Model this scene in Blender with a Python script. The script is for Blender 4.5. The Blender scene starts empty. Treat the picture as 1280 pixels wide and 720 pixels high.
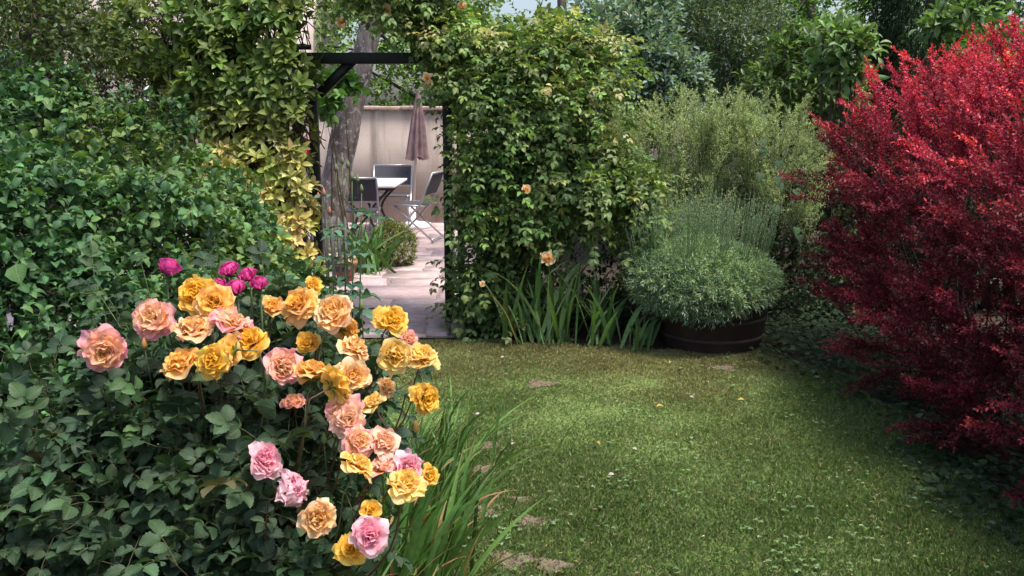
import bpy, math
import numpy as np
from mathutils import Vector

R = math.radians
rng = np.random.default_rng(7)
SC = bpy.context.scene
COL = SC.collection

# ------------------------------------------------------------------ camera
F_PX = 1150.0
PITCH = R(10.8)
EYE = np.array([0.0, 0.0, 1.6])
cam_d = bpy.data.cameras.new("camera")
cam_d.sensor_width = 36.0
cam_d.lens = 36.0 * F_PX / 1280.0
cam_d.clip_start = 0.05
cam_d.clip_end = 600
cam = bpy.data.objects.new("camera", cam_d)
cam.location = EYE
cam.rotation_euler = (R(90) - PITCH, 0, 0)
COL.objects.link(cam)
SC.camera = cam
cam_d.dof.use_dof = False

# ------------------------------------------------------------------ light
SUN_EL, SUN_AZ = 66.0, 118.0       # azimuth measured from +Y clockwise (negative = from the left)
world = bpy.data.worlds.new("World")
SC.world = world
world.use_nodes = True
wn = world.node_tree
bg = wn.nodes["Background"]
sky = wn.nodes.new("ShaderNodeTexSky")
sky.sky_type = 'NISHITA'
sky.sun_disc = False
sky.sun_elevation = R(SUN_EL)
sky.sun_rotation = R(SUN_AZ)
sky.dust_density = 4.0
sky.air_density = 1.0
sky.ozone_density = 1.0
wn.links.new(sky.outputs[0], bg.inputs[0])
bg.inputs[1].default_value = 0.115
sd = bpy.data.lights.new("sun", 'SUN')
sd.energy = 2.3
sd.angle = R(16)
sd.color = (1.0, 0.95, 0.88)
sun = bpy.data.objects.new("sun", sd)
az, el = R(SUN_AZ), R(SUN_EL)
sdir = Vector((math.sin(az) * math.cos(el), math.cos(az) * math.cos(el), math.sin(el)))
sun.rotation_euler = sdir.to_track_quat('Z', 'Y').to_euler()
COL.objects.link(sun)

SC.view_settings.view_transform = 'Standard'
SC.view_settings.look = 'None'
SC.view_settings.gamma = 1.0
SC.view_settings.use_curve_mapping = False
SC.view_settings.exposure = 1.2
SC.cycles.max_bounces = 5
SC.cycles.diffuse_bounces = 4
SC.cycles.glossy_bounces = 2
SC.cycles.transmission_bounces = 3
SC.cycles.transparent_max_bounces = 4
SC.cycles.sample_clamp_indirect = 4.0

# ------------------------------------------------------------------ geometry helpers
def at(px, py, Y):
    """world point on the plane y = Y seen at photo pixel (px, py)"""
    a = (px - 640.0) / F_PX
    b = (360.0 - py) / F_PX
    d = np.array([a, math.cos(PITCH) + b * math.sin(PITCH), -math.sin(PITCH) + b * math.cos(PITCH)])
    return EYE + d * (Y / d[1])

def on_ground(px, py, z=0.0):
    a = (px - 640.0) / F_PX
    b = (360.0 - py) / F_PX
    d = np.array([a, math.cos(PITCH) + b * math.sin(PITCH), -math.sin(PITCH) + b * math.cos(PITCH)])
    return EYE + d * ((z - EYE[2]) / d[2])

def nrm(a):
    a = np.asarray(a, float)
    return a / np.maximum(np.linalg.norm(a, axis=-1, keepdims=True), 1e-9)

def new_mesh(name, V, loops, totals, mat, parent=None, col=None, uv=None, smooth=False):
    me = bpy.data.meshes.new(name)
    V = np.asarray(V, np.float32)
    loops = np.asarray(loops, np.int32).ravel()
    totals = np.asarray(totals, np.int32)
    me.vertices.add(len(V))
    me.vertices.foreach_set("co", V.ravel())
    me.loops.add(len(loops))
    me.loops.foreach_set("vertex_index", loops)
    me.polygons.add(len(totals))
    starts = np.concatenate([[0], np.cumsum(totals)[:-1]]).astype(np.int32)
    me.polygons.foreach_set("loop_start", starts)
    me.polygons.foreach_set("loop_total", totals)
    if smooth:
        me.polygons.foreach_set("use_smooth", np.ones(len(totals), bool))
    if col is not None:
        c = np.ones((len(V), 4), np.float32)
        c[:, :3] = np.clip(col, 0, 1)
        at_ = me.color_attributes.new("Col", 'FLOAT_COLOR', 'POINT')
        at_.data.foreach_set("color", c.ravel())
    if uv is not None:
        ul = me.uv_layers.new(name="UVMap")
        ul.data.foreach_set("uv", np.asarray(uv, np.float32)[loops].ravel())
    me.update(calc_edges=True)
    me.validate()
    ob = bpy.data.objects.new(name, me)
    COL.objects.link(ob)
    if mat:
        me.materials.append(mat)
    if parent:
        ob.parent = parent
        off, q = Vector((0, 0, 0)), parent
        while q:
            off += q.location; q = q.parent
        ob.location = -off
    return ob

def tag(o, label=None, cat=None, group=None, kind=None):
    if label: o["label"] = label
    if cat: o["category"] = cat
    if group: o["group"] = group
    if kind: o["kind"] = kind
    return o

def thing(name, loc, label, cat, group=None):
    o = bpy.data.objects.new(name, None)
    o.empty_display_size = 0.1
    o.location = Vector(loc)
    COL.objects.link(o)
    return tag(o, label, cat, group)

class MB:
    """collects polygons"""
    def __init__(s):
        s.V, s.F, s.C, s.n = [], [], [], 0
    def add(s, V, F, c=(1, 1, 1)):
        V = np.asarray(V, float)
        s.V.append(V)
        s.F += [[i + s.n for i in f] for f in F]
        s.C.append(np.tile(np.asarray(c, float), (len(V), 1)) if np.ndim(c) == 1 else np.asarray(c))
        s.n += len(V)
    def box(s, c, size, rz=0, c3=(1, 1, 1)):
        x, y, z = [v / 2 for v in size]
        P = np.array([[i, j, k] for i in (-x, x) for j in (-y, y) for k in (-z, z)])
        ca, sa = math.cos(rz), math.sin(rz)
        P = np.c_[P[:, 0] * ca - P[:, 1] * sa, P[:, 0] * sa + P[:, 1] * ca, P[:, 2]] + np.asarray(c)
        s.add(P, [[0, 1, 3, 2], [4, 6, 7, 5], [0, 4, 5, 1], [2, 3, 7, 6], [0, 2, 6, 4], [1, 5, 7, 3]], c3)
    def tube(s, pts, rad, n=6, c=(1, 1, 1), caps=True):
        pts = np.asarray(pts, float)
        m = len(pts)
        rad = np.broadcast_to(np.asarray(rad, float), (m,))
        T = np.gradient(pts, axis=0)
        T = nrm(T)
        ref = np.array([0, 0, 1.0]) if abs(T[:, 2]).mean() < .9 else np.array([1.0, 0, 0])
        A = nrm(np.cross(T, ref)); B = np.cross(T, A)
        ph = np.arange(n) * 2 * math.pi / n
        V = (pts[:, None] + rad[:, None, None] * (np.cos(ph)[None, :, None] * A[:, None] + np.sin(ph)[None, :, None] * B[:, None])).reshape(-1, 3)
        F = [[i * n + j, i * n + (j + 1) % n, (i + 1) * n + (j + 1) % n, (i + 1) * n + j] for i in range(m - 1) for j in range(n)]
        if caps:
            F += [list(range(n))[::-1], [(m - 1) * n + j for j in range(n)]]
        s.add(V, F, c)
    def lathe(s, prof, c, n=28, col=(1, 1, 1)):
        prof = np.asarray(prof, float)
        ph = np.arange(n) * 2 * math.pi / n
        V = np.stack([prof[:, None, 0] * np.cos(ph), prof[:, None, 0] * np.sin(ph), np.broadcast_to(prof[:, None, 1], (len(prof), n))], -1).reshape(-1, 3) + np.asarray(c)
        F = [[i * n + j, i * n + (j + 1) % n, (i + 1) * n + (j + 1) % n, (i + 1) * n + j] for i in range(len(prof) - 1) for j in range(n)]
        s.add(V, F, col)
    def build(s, name, mat, parent=None, smooth=False):
        V = np.concatenate(s.V)
        loops = np.concatenate([np.asarray(f) for f in s.F])
        return new_mesh(name, V, loops, [len(f) for f in s.F], mat, parent, col=np.concatenate(s.C), smooth=smooth)

def bevel(o, w=0.005, seg=2):
    m = o.modifiers.new("bevel", 'BEVEL'); m.width = w; m.segments = seg; m.limit_method = 'ANGLE'
    return o

# vectorised thin stems: polylines (S, m, 3)
def stems_mesh(name, P, rad, mat, parent, col, n=3):
    S, m, _ = P.shape
    T = nrm(np.gradient(P, axis=1))
    ref = nrm(rng.normal(size=(S, 1, 3)))
    A = nrm(np.cross(T, ref)); B = np.cross(T, A)
    ph = np.arange(n) * 2 * math.pi / n
    rad = np.broadcast_to(np.asarray(rad), (S, m))
    V = P[:, :, None] + rad[:, :, None, None] * (np.cos(ph)[:, None] * A[:, :, None] + np.sin(ph)[:, None] * B[:, :, None])
    base = (np.arange(S) * m * n)[:, None, None]
    i = np.arange(m - 1)[:, None]; j = np.arange(n)[None]
    q = np.stack([i * n + j, i * n + (j + 1) % n, (i + 1) * n + (j + 1) % n, (i + 1) * n + j], -1)
    L = (base[..., None] + q[None]).reshape(-1, 4)
    C = np.tile(np.asarray(col, float), (S * m * n, 1)) if np.ndim(col) == 1 else np.repeat(col, m * n, 0)
    return new_mesh(name, V.reshape(-1, 3), L, np.full(len(L), 4), mat, parent, col=C)

# ------------------------------------------------------------------ leaf templates  (x across, y along, z normal)
def tpl(kind):
    if kind == 'tiny':      # folded diamond
        V = [[0, 0, 0], [-.5, .5, .1], [0, 1, -.05], [.5, .5, .1]]
        F = [[0, 3, 2], [0, 2, 1]]
        e = [0, 1, 0.3, 1]
    elif kind == 'six':     # rounder small leaf
        V = [[0, 0, 0], [-.42, .33, .1], [-.42, .7, .08], [0, 1, -.1], [.42, .7, .08], [.42, .33, .1]]
        F = [[0, 5, 4, 3], [0, 3, 2, 1]]
        e = [0, 1, 1, .4, 1, 1]
    elif kind == 'oval':    # ribbed leaf with a bent midrib
        ys = [0, .22, .5, .78, 1.0]
        ws = [0, .38, .5, .33, 0]
        zm = [0, .05, .06, .0, -.12]
        V, e = [], []
        for y, w, z in zip(ys, ws, zm):
            V.append([0, y, z]); e.append(0)
        for sgn in (-1, 1):
            for y, w, z in list(zip(ys, ws, zm))[1:4]:
                V.append([sgn * w, y + .02, z + .13 * w * 2]); e.append(1)
        F = []
        for s0, sgn in ((5, -1), (8, 1)):
            f = [[0, 1, s0], [1, 2, s0 + 1, s0], [2, 3, s0 + 2, s0 + 1], [3, 4, s0 + 2]]
            if sgn == 1: F += [x[::-1] for x in f]
            else: F += f
    elif kind == 'toothed':  # rose leaflet with a saw edge
        m = 12
        ys = np.linspace(0, 1, m + 1)
        V, e, F = [], [], []
        for y in ys: V.append([0, y, .07 * math.sin(y * 3.1) - .16 * y ** 2.5]); e.append(0)
        for sgn in (-1, 1):
            for i, y in enumerate(ys):
                w = .5 * (math.sin(math.pi * y ** .85)) ** .7 if 0 < i < m else 0
                w *= 1.07 if i % 2 else .93
                V.append([sgn * w, y - (.02 if i % 2 == 0 and i else 0) + .03, V[i][2] + .22 * w + .03 * math.sin(y * 9 + sgn)]); e.append(1)
        for sgn, s0 in ((-1, m + 1), (1, 2 * m + 2)):
            for i in range(m):
                f = [i, i + 1, s0 + i + 1, s0 + i]
                F.append(f if sgn < 0 else f[::-1])
    elif kind == 'heart':
        V = [[0, .08, 0], [0, .5, .04], [0, 1, -.15], [-.3, -.08, .05], [-.55, .2, .1], [-.4, .62, .08], [.3, -.08, .05], [.55, .2, .1], [.4, .62, .08]]
        F = [[0, 1, 4, 3], [1, 2, 5, 4], [0, 6, 7, 1], [1, 7, 8, 2]]
        e = [0, 0, 0, 1, 1, 1, 1, 1, 1]
    elif kind == 'lance':   # long narrow
        V = [[0, 0, 0], [-.5, .35, .12], [0, .4, 0], [.5, .35, .12], [-.35, .7, .02], [0, .72, -.06], [.35, .7, .02], [0, 1, -.25]]
        F = [[0, 2, 1], [0, 3, 2], [2, 5, 4, 1], [2, 3, 6, 5], [5, 7, 4], [5, 6, 7]]
        e = [0, 1, 0, 1, 1, 0, 1, .5]
    return np.array(V, float), F, np.array(e, float)

def leaves_mesh(name, P, D, N, L, W, kind, col, mat, parent, rib=0.18, edge=None, zf=1.0):
    """P base, D axis, N normal hint, L length, W width, col (n,3)"""
    V0, F, e = tpl(kind)
    n = len(P)
    D = nrm(D)
    S = nrm(np.cross(D, N)); N2 = np.cross(S, D)
    L = np.broadcast_to(L, (n,)); W = np.broadcast_to(W, (n,))
    V = (P[:, None] + V0[None, :, 0:1] * (S * W[:, None])[:, None] + V0[None, :, 1:2] * (D * L[:, None])[:, None]
         + V0[None, :, 2:3] * zf * (N2 * L[:, None])[:, None])
    m = len(V0)
    tot = np.array([len(f) for f in F])
    flat = np.concatenate([np.array(f) for f in F])
    loops = (np.arange(n)[:, None] * m + flat[None]).ravel()
    C = np.repeat(col[:, None, :], m, 1)
    C = C * (1 + rib * (1 - e)[None, :, None])
    if edge is not None:
        C = C * (1 - e[None, :, None] * edge[0]) + np.asarray(edge[1])[None, None] * e[None, :, None] * edge[0]
    uv = np.tile(V0[:, :2], (n, 1))
    return new_mesh(name, V.reshape(-1, 3), loops, np.tile(tot, n), mat, parent, col=C.reshape(-1, 3), uv=uv)

def palette(n, cols, jit=0.12, w=None, hue=0.06):
    cols = np.asarray(cols, float)
    i = rng.choice(len(cols), n, p=w)
    j = rng.choice(len(cols), n, p=w)
    t = rng.random(n)[:, None] * .5
    c = cols[i] * (1 - t) + cols[j] * t
    c = c * np.exp(rng.normal(0, jit, (n, 1))) * np.exp(rng.normal(0, hue, (n, 3)))
    return np.clip(c, 0.002, .95)

# ------------------------------------------------------------------ materials
MATS = {}
def nodes(name):
    m = bpy.data.materials.new(name); m.use_nodes = True
    nt = m.node_tree
    for x in list(nt.nodes): nt.nodes.remove(x)
    out = nt.nodes.new("ShaderNodeOutputMaterial")
    return m, nt, out

def leaf_mat(name, rough=.45, trans=.3, spec=.4, veins=False, tcol=(1.3, 1.35, .5), bump=0.0, var=(.78, 1.2)):
    m, nt, out = nodes(name)
    N = nt.nodes.new; Lk = nt.links.new
    a = N("ShaderNodeAttribute"); a.attribute_name = "Col"
    nz = N("ShaderNodeTexNoise"); nz.inputs["Scale"].default_value = 45; nz.inputs["Detail"].default_value = 3
    geo = N("ShaderNodeNewGeometry")
    Lk(geo.outputs["Position"], nz.inputs["Vector"])
    mr = N("ShaderNodeMapRange"); mr.inputs[1].default_value = .3; mr.inputs[2].default_value = .7
    mr.inputs[3].default_value = var[0]; mr.inputs[4].default_value = var[1]
    Lk(nz.outputs[0], mr.inputs[0])
    mul = N("ShaderNodeVectorMath"); mul.operation = 'SCALE'
    Lk(a.outputs["Color"], mul.inputs[0]); Lk(mr.outputs[0], mul.inputs["Scale"])
    colout = mul.outputs[0]
    p = N("ShaderNodeBsdfPrincipled")
    p.inputs["Roughness"].default_value = rough
    p.inputs["Specular IOR Level"].default_value = spec
    if veins:
        uv = N("ShaderNodeUVMap"); sx = N("ShaderNodeSeparateXYZ"); Lk(uv.outputs[0], sx.inputs[0])
        ab = N("ShaderNodeMath"); ab.operation = 'ABSOLUTE'; Lk(sx.outputs[0], ab.inputs[0])
        k = N("ShaderNodeMath"); k.operation = 'MULTIPLY_ADD'; k.inputs[1].default_value = -.9
        Lk(ab.outputs[0], k.inputs[0]); Lk(sx.outputs[1], k.inputs[2])
        s = N("ShaderNodeMath"); s.operation = 'MULTIPLY'; s.inputs[1].default_value = 42; Lk(k.outputs[0], s.inputs[0])
        c = N("ShaderNodeMath"); c.operation = 'COSINE'; Lk(s.outputs[0], c.inputs[0])
        pw = N("ShaderNodeMapRange"); pw.inputs[1].default_value = .55; pw.inputs[2].default_value = 1; Lk(c.outputs[0], pw.inputs[0])
        mid = N("ShaderNodeMapRange"); mid.inputs[1].default_value = .05; mid.inputs[2].default_value = 0; Lk(ab.outputs[0], mid.inputs[0])
        mx = N("ShaderNodeMath"); mx.operation = 'MAXIMUM'; Lk(pw.outputs[0], mx.inputs[0]); Lk(mid.outputs[0], mx.inputs[1])
        mix = N("ShaderNodeMix"); mix.data_type = 'RGBA'
        f = N("ShaderNodeMath"); f.operation = 'MULTIPLY'; f.inputs[1].default_value = .3; Lk(mx.outputs[0], f.inputs[0])
        Lk(f.outputs[0], mix.inputs[0]); Lk(colout, mix.inputs[6]); mix.inputs[7].default_value = (.14, .22, .10, 1)
        colout = mix.outputs[2]
        b = N("ShaderNodeBump"); b.inputs["Strength"].default_value = .5; b.inputs["Distance"].default_value = .002
        inv = N("ShaderNodeMath"); inv.operation = 'SUBTRACT'; inv.inputs[0].default_value = 1; Lk(mx.outputs[0], inv.inputs[1])
        Lk(inv.outputs[0], b.inputs["Height"]); Lk(b.outputs[0], p.inputs["Normal"])
    Lk(colout, p.inputs["Base Color"])
    t = N("ShaderNodeBsdfTranslucent")
    tm = N("ShaderNodeVectorMath"); tm.operation = 'MULTIPLY'; tm.inputs[1].default_value = tcol
    Lk(colout, tm.inputs[0]); Lk(tm.outputs[0], t.inputs[0])
    ms = N("ShaderNodeMixShader"); ms.inputs[0].default_value = trans
    Lk(p.outputs[0], ms.inputs[1]); Lk(t.outputs[0], ms.inputs[2]); Lk(ms.outputs[0], out.inputs[0])
    return m

def plain_mat(name, col, rough=.6, metal=0.0, var=.25, scale=12, bump=.2, col2=None, use_attr=False, spec=.4, dist=.01, detail=6, stretch=(1, 1, 1)):
    m, nt, out = nodes(name)
    N = nt.nodes.new; Lk = nt.links.new
    p = N("ShaderNodeBsdfPrincipled"); p.inputs["Roughness"].default_value = rough; p.inputs["Metallic"].default_value = metal
    p.inputs["Specular IOR Level"].default_value = spec
    tc = N("ShaderNodeNewGeometry"); mp = N("ShaderNodeMapping"); mp.inputs["Scale"].default_value = stretch
    Lk(tc.outputs["Position"], mp.inputs[0])
    nz = N("ShaderNodeTexNoise"); nz.inputs["Scale"].default_value = scale; nz.inputs["Detail"].default_value = detail; nz.inputs["Roughness"].default_value = .65
    Lk(mp.outputs[0], nz.inputs["Vector"])
    cr = N("ShaderNodeValToRGB")
    c2 = col2 if col2 else tuple(v * (1 - var) for v in col)
    cr.color_ramp.elements[0].position = .35; cr.color_ramp.elements[1].position = .68
    cr.color_ramp.elements[0].color = (*c2, 1); cr.color_ramp.elements[1].color = (*col, 1)
    Lk(nz.outputs[0], cr.inputs[0])
    o = cr.outputs[0]
    if use_attr:
        a = N("ShaderNodeAttribute"); a.attribute_name = "Col"
        mu = N("ShaderNodeVectorMath"); mu.operation = 'MULTIPLY'; Lk(o, mu.inputs[0]); Lk(a.outputs["Color"], mu.inputs[1]); o = mu.outputs[0]
    Lk(o, p.inputs["Base Color"])
    if bump:
        b = N("ShaderNodeBump"); b.inputs["Strength"].default_value = bump; b.inputs["Distance"].default_value = dist
        Lk(nz.outputs[0], b.inputs["Height"]); Lk(b.outputs[0], p.inputs["Normal"])
    Lk(p.outputs[0], out.inputs[0])
    return m

M_LEAF = leaf_mat("leaf_satin", .5, .28, .28)
M_LEAFV = leaf_mat("leaf_veined", .5, .22, .26, veins=True)
M_MATT = leaf_mat("leaf_matt", .65, .25, .2)
M_RED = leaf_mat("leaf_red", .5, .32, .25, tcol=(1.3, .7, .7))
M_PETAL = leaf_mat("petal", .6, .5, .15, tcol=(1.04, 1.0, .95), var=(.97, 1.04))
M_GRASS = leaf_mat("grass_blade", .55, .3, .25, tcol=(1.2, 1.3, .5))
M_STEM = plain_mat("stem", (.9, .9, .9), .6, use_attr=True, bump=.1)
M_BLACK = plain_mat("dark_stained_wood", (.012, .014, .013), .5, var=.5, scale=20, bump=.3, stretch=(4, 4, .6))
M_SOIL = plain_mat("soil", (.055, .038, .026), .95, scale=14, bump=.8, dist=.03, col2=(.022, .016, .012))

# ------------------------------------------------------------------ noise helper
def sinnoise(P, scale, seed=0, octaves=3):
    r = np.random.default_rng(seed)
    v = np.zeros(len(P)); amp = 1; tot = 0
    for o in range(octaves):
        for k in range(4):
            d = nrm(r.normal(size=3)) * scale * (2 ** o)
            v += amp * np.sin(P @ d + r.random() * 6.28)
        tot += amp * 2; amp *= .6
    return v / tot

# ------------------------------------------------------------------ the ground
def sheet(name, poly, z, mat, kind='structure', sub=None):
    V = [[x, y, z] for x, y in poly]
    o = new_mesh(name, V, list(range(len(V))), [len(V)], mat)
    return tag(o, kind=kind)

sheet('ground', [(-300, -300), (300, -300), (300, 300), (-300, 300)], 0.0, M_SOIL)

LAWN = [(-.2, -3), (-.3, 2.6), (-.5, 3.1), (-1.15, 3.7), (-1.35, 5.2), (-1.3, 6.38), (-.44, 6.38), (.3, 6.22), (.9, 6.12), (1.7, 6.1), (2.0, 5.6), (2.1, 4.6), (2.1, 3.2), (2.2, -3)]
DIRT = [(on_ground(664, 655), .065), (on_ground(643, 703), .075), (on_ground(610, 560), .06), (on_ground(604, 640), .07),
        (on_ground(675, 482), .07), (on_ground(650, 628), .04), (on_ground(905, 462), .07), (on_ground(607, 590), .06), (on_ground(690, 711), .05)]
def lawn_material():
    m, nt, out = nodes("lawn_turf")
    N = nt.nodes.new; Lk = nt.links.new
    p = N("ShaderNodeBsdfPrincipled"); p.inputs["Roughness"].default_value = .9; p.inputs["Specular IOR Level"].default_value = .1
    g = N("ShaderNodeNewGeometry")
    n1 = N("ShaderNodeTexNoise"); n1.inputs["Scale"].default_value = 60; n1.inputs["Detail"].default_value = 8; Lk(g.outputs["Position"], n1.inputs["Vector"])
    cr = N("ShaderNodeValToRGB"); e = cr.color_ramp.elements
    e[0].position = .3; e[0].color = (.075, .12, .03, 1); e[1].position = .75; e[1].color = (.20, .27, .09, 1)
    Lk(n1.outputs[0], cr.inputs[0])
    Lk(cr.outputs[0], p.inputs["Base Color"])
    b = N("ShaderNodeBump"); b.inputs["Distance"].default_value = .02; b.inputs["Strength"].default_value = .7; Lk(n1.outputs[0], b.inputs["Height"]); Lk(b.outputs[0], p.inputs["Normal"])
    Lk(p.outputs[0], out.inputs[0])
    return m
sheet('lawn', LAWN, 0.006, lawn_material())
M_DIRT = plain_mat("bare_earth", (.20, .145, .11), .95, scale=40, bump=.6, dist=.01, col2=(.10, .075, .05))
mb = MB()
for (c, r) in DIRT:
    a = np.linspace(0, 2 * math.pi, 22, endpoint=False)
    rr = r * (1 + .28 * np.sin(a * 3 + c[0] * 9) + .18 * np.sin(a * 5 + c[1] * 7) + rng.normal(0, .10, 22))
    V = np.c_[c[0] + rr * np.cos(a) * 1.2, c[1] + rr * np.sin(a), np.full(22, .0105 + .0007 * (len(mb.V)))]
    mb.add(V, [list(range(22))])
tag(mb.build('bare_earth', M_DIRT), kind='structure')

def in_poly(x, y, poly):
    inside = np.zeros(len(x), bool)
    j = len(poly) - 1
    for i in range(len(poly)):
        xi, yi = poly[i]; xj, yj = poly[j]
        c = ((yi > y) != (yj > y)) & (x < (xj - xi) * (y - yi) / (yj - yi + 1e-12) + xi)
        inside ^= c
        j = i
    return inside

def blades(name, n, mat, ylo=2.2, yhi=6.35, hl=(.022, .05)):
    Y = ylo * (yhi / ylo) ** rng.random(n)
    X = rng.uniform(-1.5, 2.6, n)
    ed = .07 * np.sin(Y * 9) + .05 * np.sin(Y * 23 + 1)
    ok = in_poly(X + ed, Y + .05 * np.sin(X * 14), LAWN)
    P = np.c_[X, Y, np.zeros(n)]
    # thinner where the soil shows through
    w = sinnoise(P, 3.0, 11) + .5 * sinnoise(P, 11, 12)
    dens = np.clip(.85 + .5 * w, .25, 1)
    for c, r in DIRT:
        d = np.hypot((X - c[0]) / 1.25, Y - c[1]) / r
        dens *= np.clip((d + .25 * sinnoise(P, 25, 77) - .15) * 1.0, .2, 1)
    ok &= rng.random(n) < dens
    P = P[ok]; X = X[ok]; Y = Y[ok]; w = w[ok]; n = len(P)
    P[:, 2] = .005
    D = nrm(np.c_[rng.normal(0, 1.1, n), rng.normal(0, 1.1, n), np.ones(n)])
    Lg = rng.uniform(*hl, n) * (1 + .25 * w)
    dry = np.clip(.12 + sinnoise(P, 2.1, 21) * 1.2 + np.clip(Y - 4.5, -1, 2) * .75 - np.abs(X - .55) * .3 - np.clip(X - 1.2, 0, 1) * .6 + rng.normal(0, .5, n), 0, 1)[:, None]
    lush = palette(n, [(.14, .235, .06), (.095, .175, .042), (.19, .27, .09), (.31, .34, .18)], .22)
    straw = palette(n, [(.42, .36, .20), (.32, .27, .14), (.24, .20, .09)], .2)
    c = lush * (1 - dry * .75) + straw * dry * .75
    leaves_mesh(name, P, D, np.tile([0, -1, .3], (n, 1)) + rng.normal(0, .4, (n, 3)), Lg, rng.uniform(.0016, .0032, n) * (Y / 4) ** .5, 'tiny', c, mat, None, zf=1.6)
    return bpy.context.scene.objects[name]
tag(blades('grass', 700000, M_GRASS, hl=(.010, .030)), 'short mown lawn grass with straw coloured dry tufts', 'grass', kind='stuff')

# clover and small weeds in the lawn
n = 2600
cx = rng.uniform(-.3, 2.0, n); cy = rng.uniform(2.6, 6.0, n)
cl = sinnoise(np.c_[cx, cy, cx * 0], 9, 31) + rng.normal(0, .3, n) > .5
P = np.c_[cx, cy, np.full(n, .03)][cl]
P = np.repeat(P, 3, 0); k = np.arange(len(P)) % 3
a = k * 2.09 + np.repeat(rng.random(len(P) // 3) * 6, 3)
D = np.c_[np.cos(a), np.sin(a), np.full(len(a), .2)]
o = leaves_mesh('clover', P, D, np.tile([0, 0, 1.], (len(P), 1)), .012, .010, 'six', palette(len(P), [(.10, .19, .06), (.16, .24, .12)], .2), M_MATT, None)
tag(o, 'tiny clover and weed leaves scattered through the lawn', 'clover', kind='stuff')

n = 1500
lx = rng.uniform(-.5, 2.0, n); ly = 2.6 * (6.2 / 2.6) ** rng.random(n)
P = np.c_[lx, ly, np.full(n, .022)]; D = nrm(np.c_[rng.normal(0, 1, (n, 2)), np.full(n, .1)])
o = leaves_mesh('dry_litter', P, D, np.tile([0, 0, 1.], (n, 1)) + rng.normal(0, .3, (n, 3)), rng.uniform(.008, .03, n), rng.uniform(.002, .006, n), 'tiny', palette(n, [(.40, .33, .20), (.22, .14, .08), (.12, .08, .05)], .25), M_MATT, None)
tag(o, 'dry clippings and leaf scraps lying on the lawn', 'litter', kind='stuff')
# ------------------------------------------------------------------ patio
M_SLAB = plain_mat("pink_sandstone", (.60, .48, .48), .85, scale=11, bump=.8, dist=.025, col2=(.44, .34, .34), use_attr=True, stretch=(1, 2.2, 1))
M_JOINT = plain_mat("patio_joint", (.26, .21, .20), .95, scale=30, bump=.5)
sheet('patio_bed', [(-3.9, 6.42), (-.42, 6.42), (-.42, 8.2), (.3, 13.4), (-4.6, 13.4)], .012, M_JOINT)
mb = MB()
yy = 6.46
row = 0
while yy < 13.3:
    dy = rng.uniform(.24, .62)
    xl = -3.8
    xr = -.46 if yy < 8.2 else -.46 + (yy - 8.2) * .13
    xx = xl + rng.uniform(-.4, 0)
    while xx < xr:
        dx = rng.uniform(.3, 1.0)
        g = .007
        x1, x2 = xx + g, min(xx + dx, xr + .02) - g
        if x2 - x1 > .1:
            j = rng.normal(0, .014, (4, 2))
            h = .028 + rng.uniform(-.004, .004)
            q = np.array([[x1, yy + g], [x2, yy + g], [x2, yy + dy - g], [x1, yy + dy - g]]) + j
            # finely chipped outline
            out_, m_ = [], 5
            for a_ in range(4):
                for b_ in range(m_):
                    t_ = b_ / m_
                    out_.append(q[a_] * (1 - t_) + q[(a_ + 1) % 4] * t_ + (rng.normal(0, .007, 2) if b_ else 0))
            q = np.array(out_); k = len(q)
            V = np.r_[np.c_[q, np.full(k, .005)], np.c_[q, np.full(k, h)]]
            F = [[i, (i + 1) % k, k + (i + 1) % k, k + i] for i in range(k)] + [list(range(k, 2 * k))]
            c = np.array([1.0, .97, .97]) * rng.uniform(.88, 1.08) * (1 + rng.normal(0, .02, 3))
            mb.add(V, F, c)
        xx += dx
    yy += dy
tag(mb.build('patio', M_SLAB), kind='structure')

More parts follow.
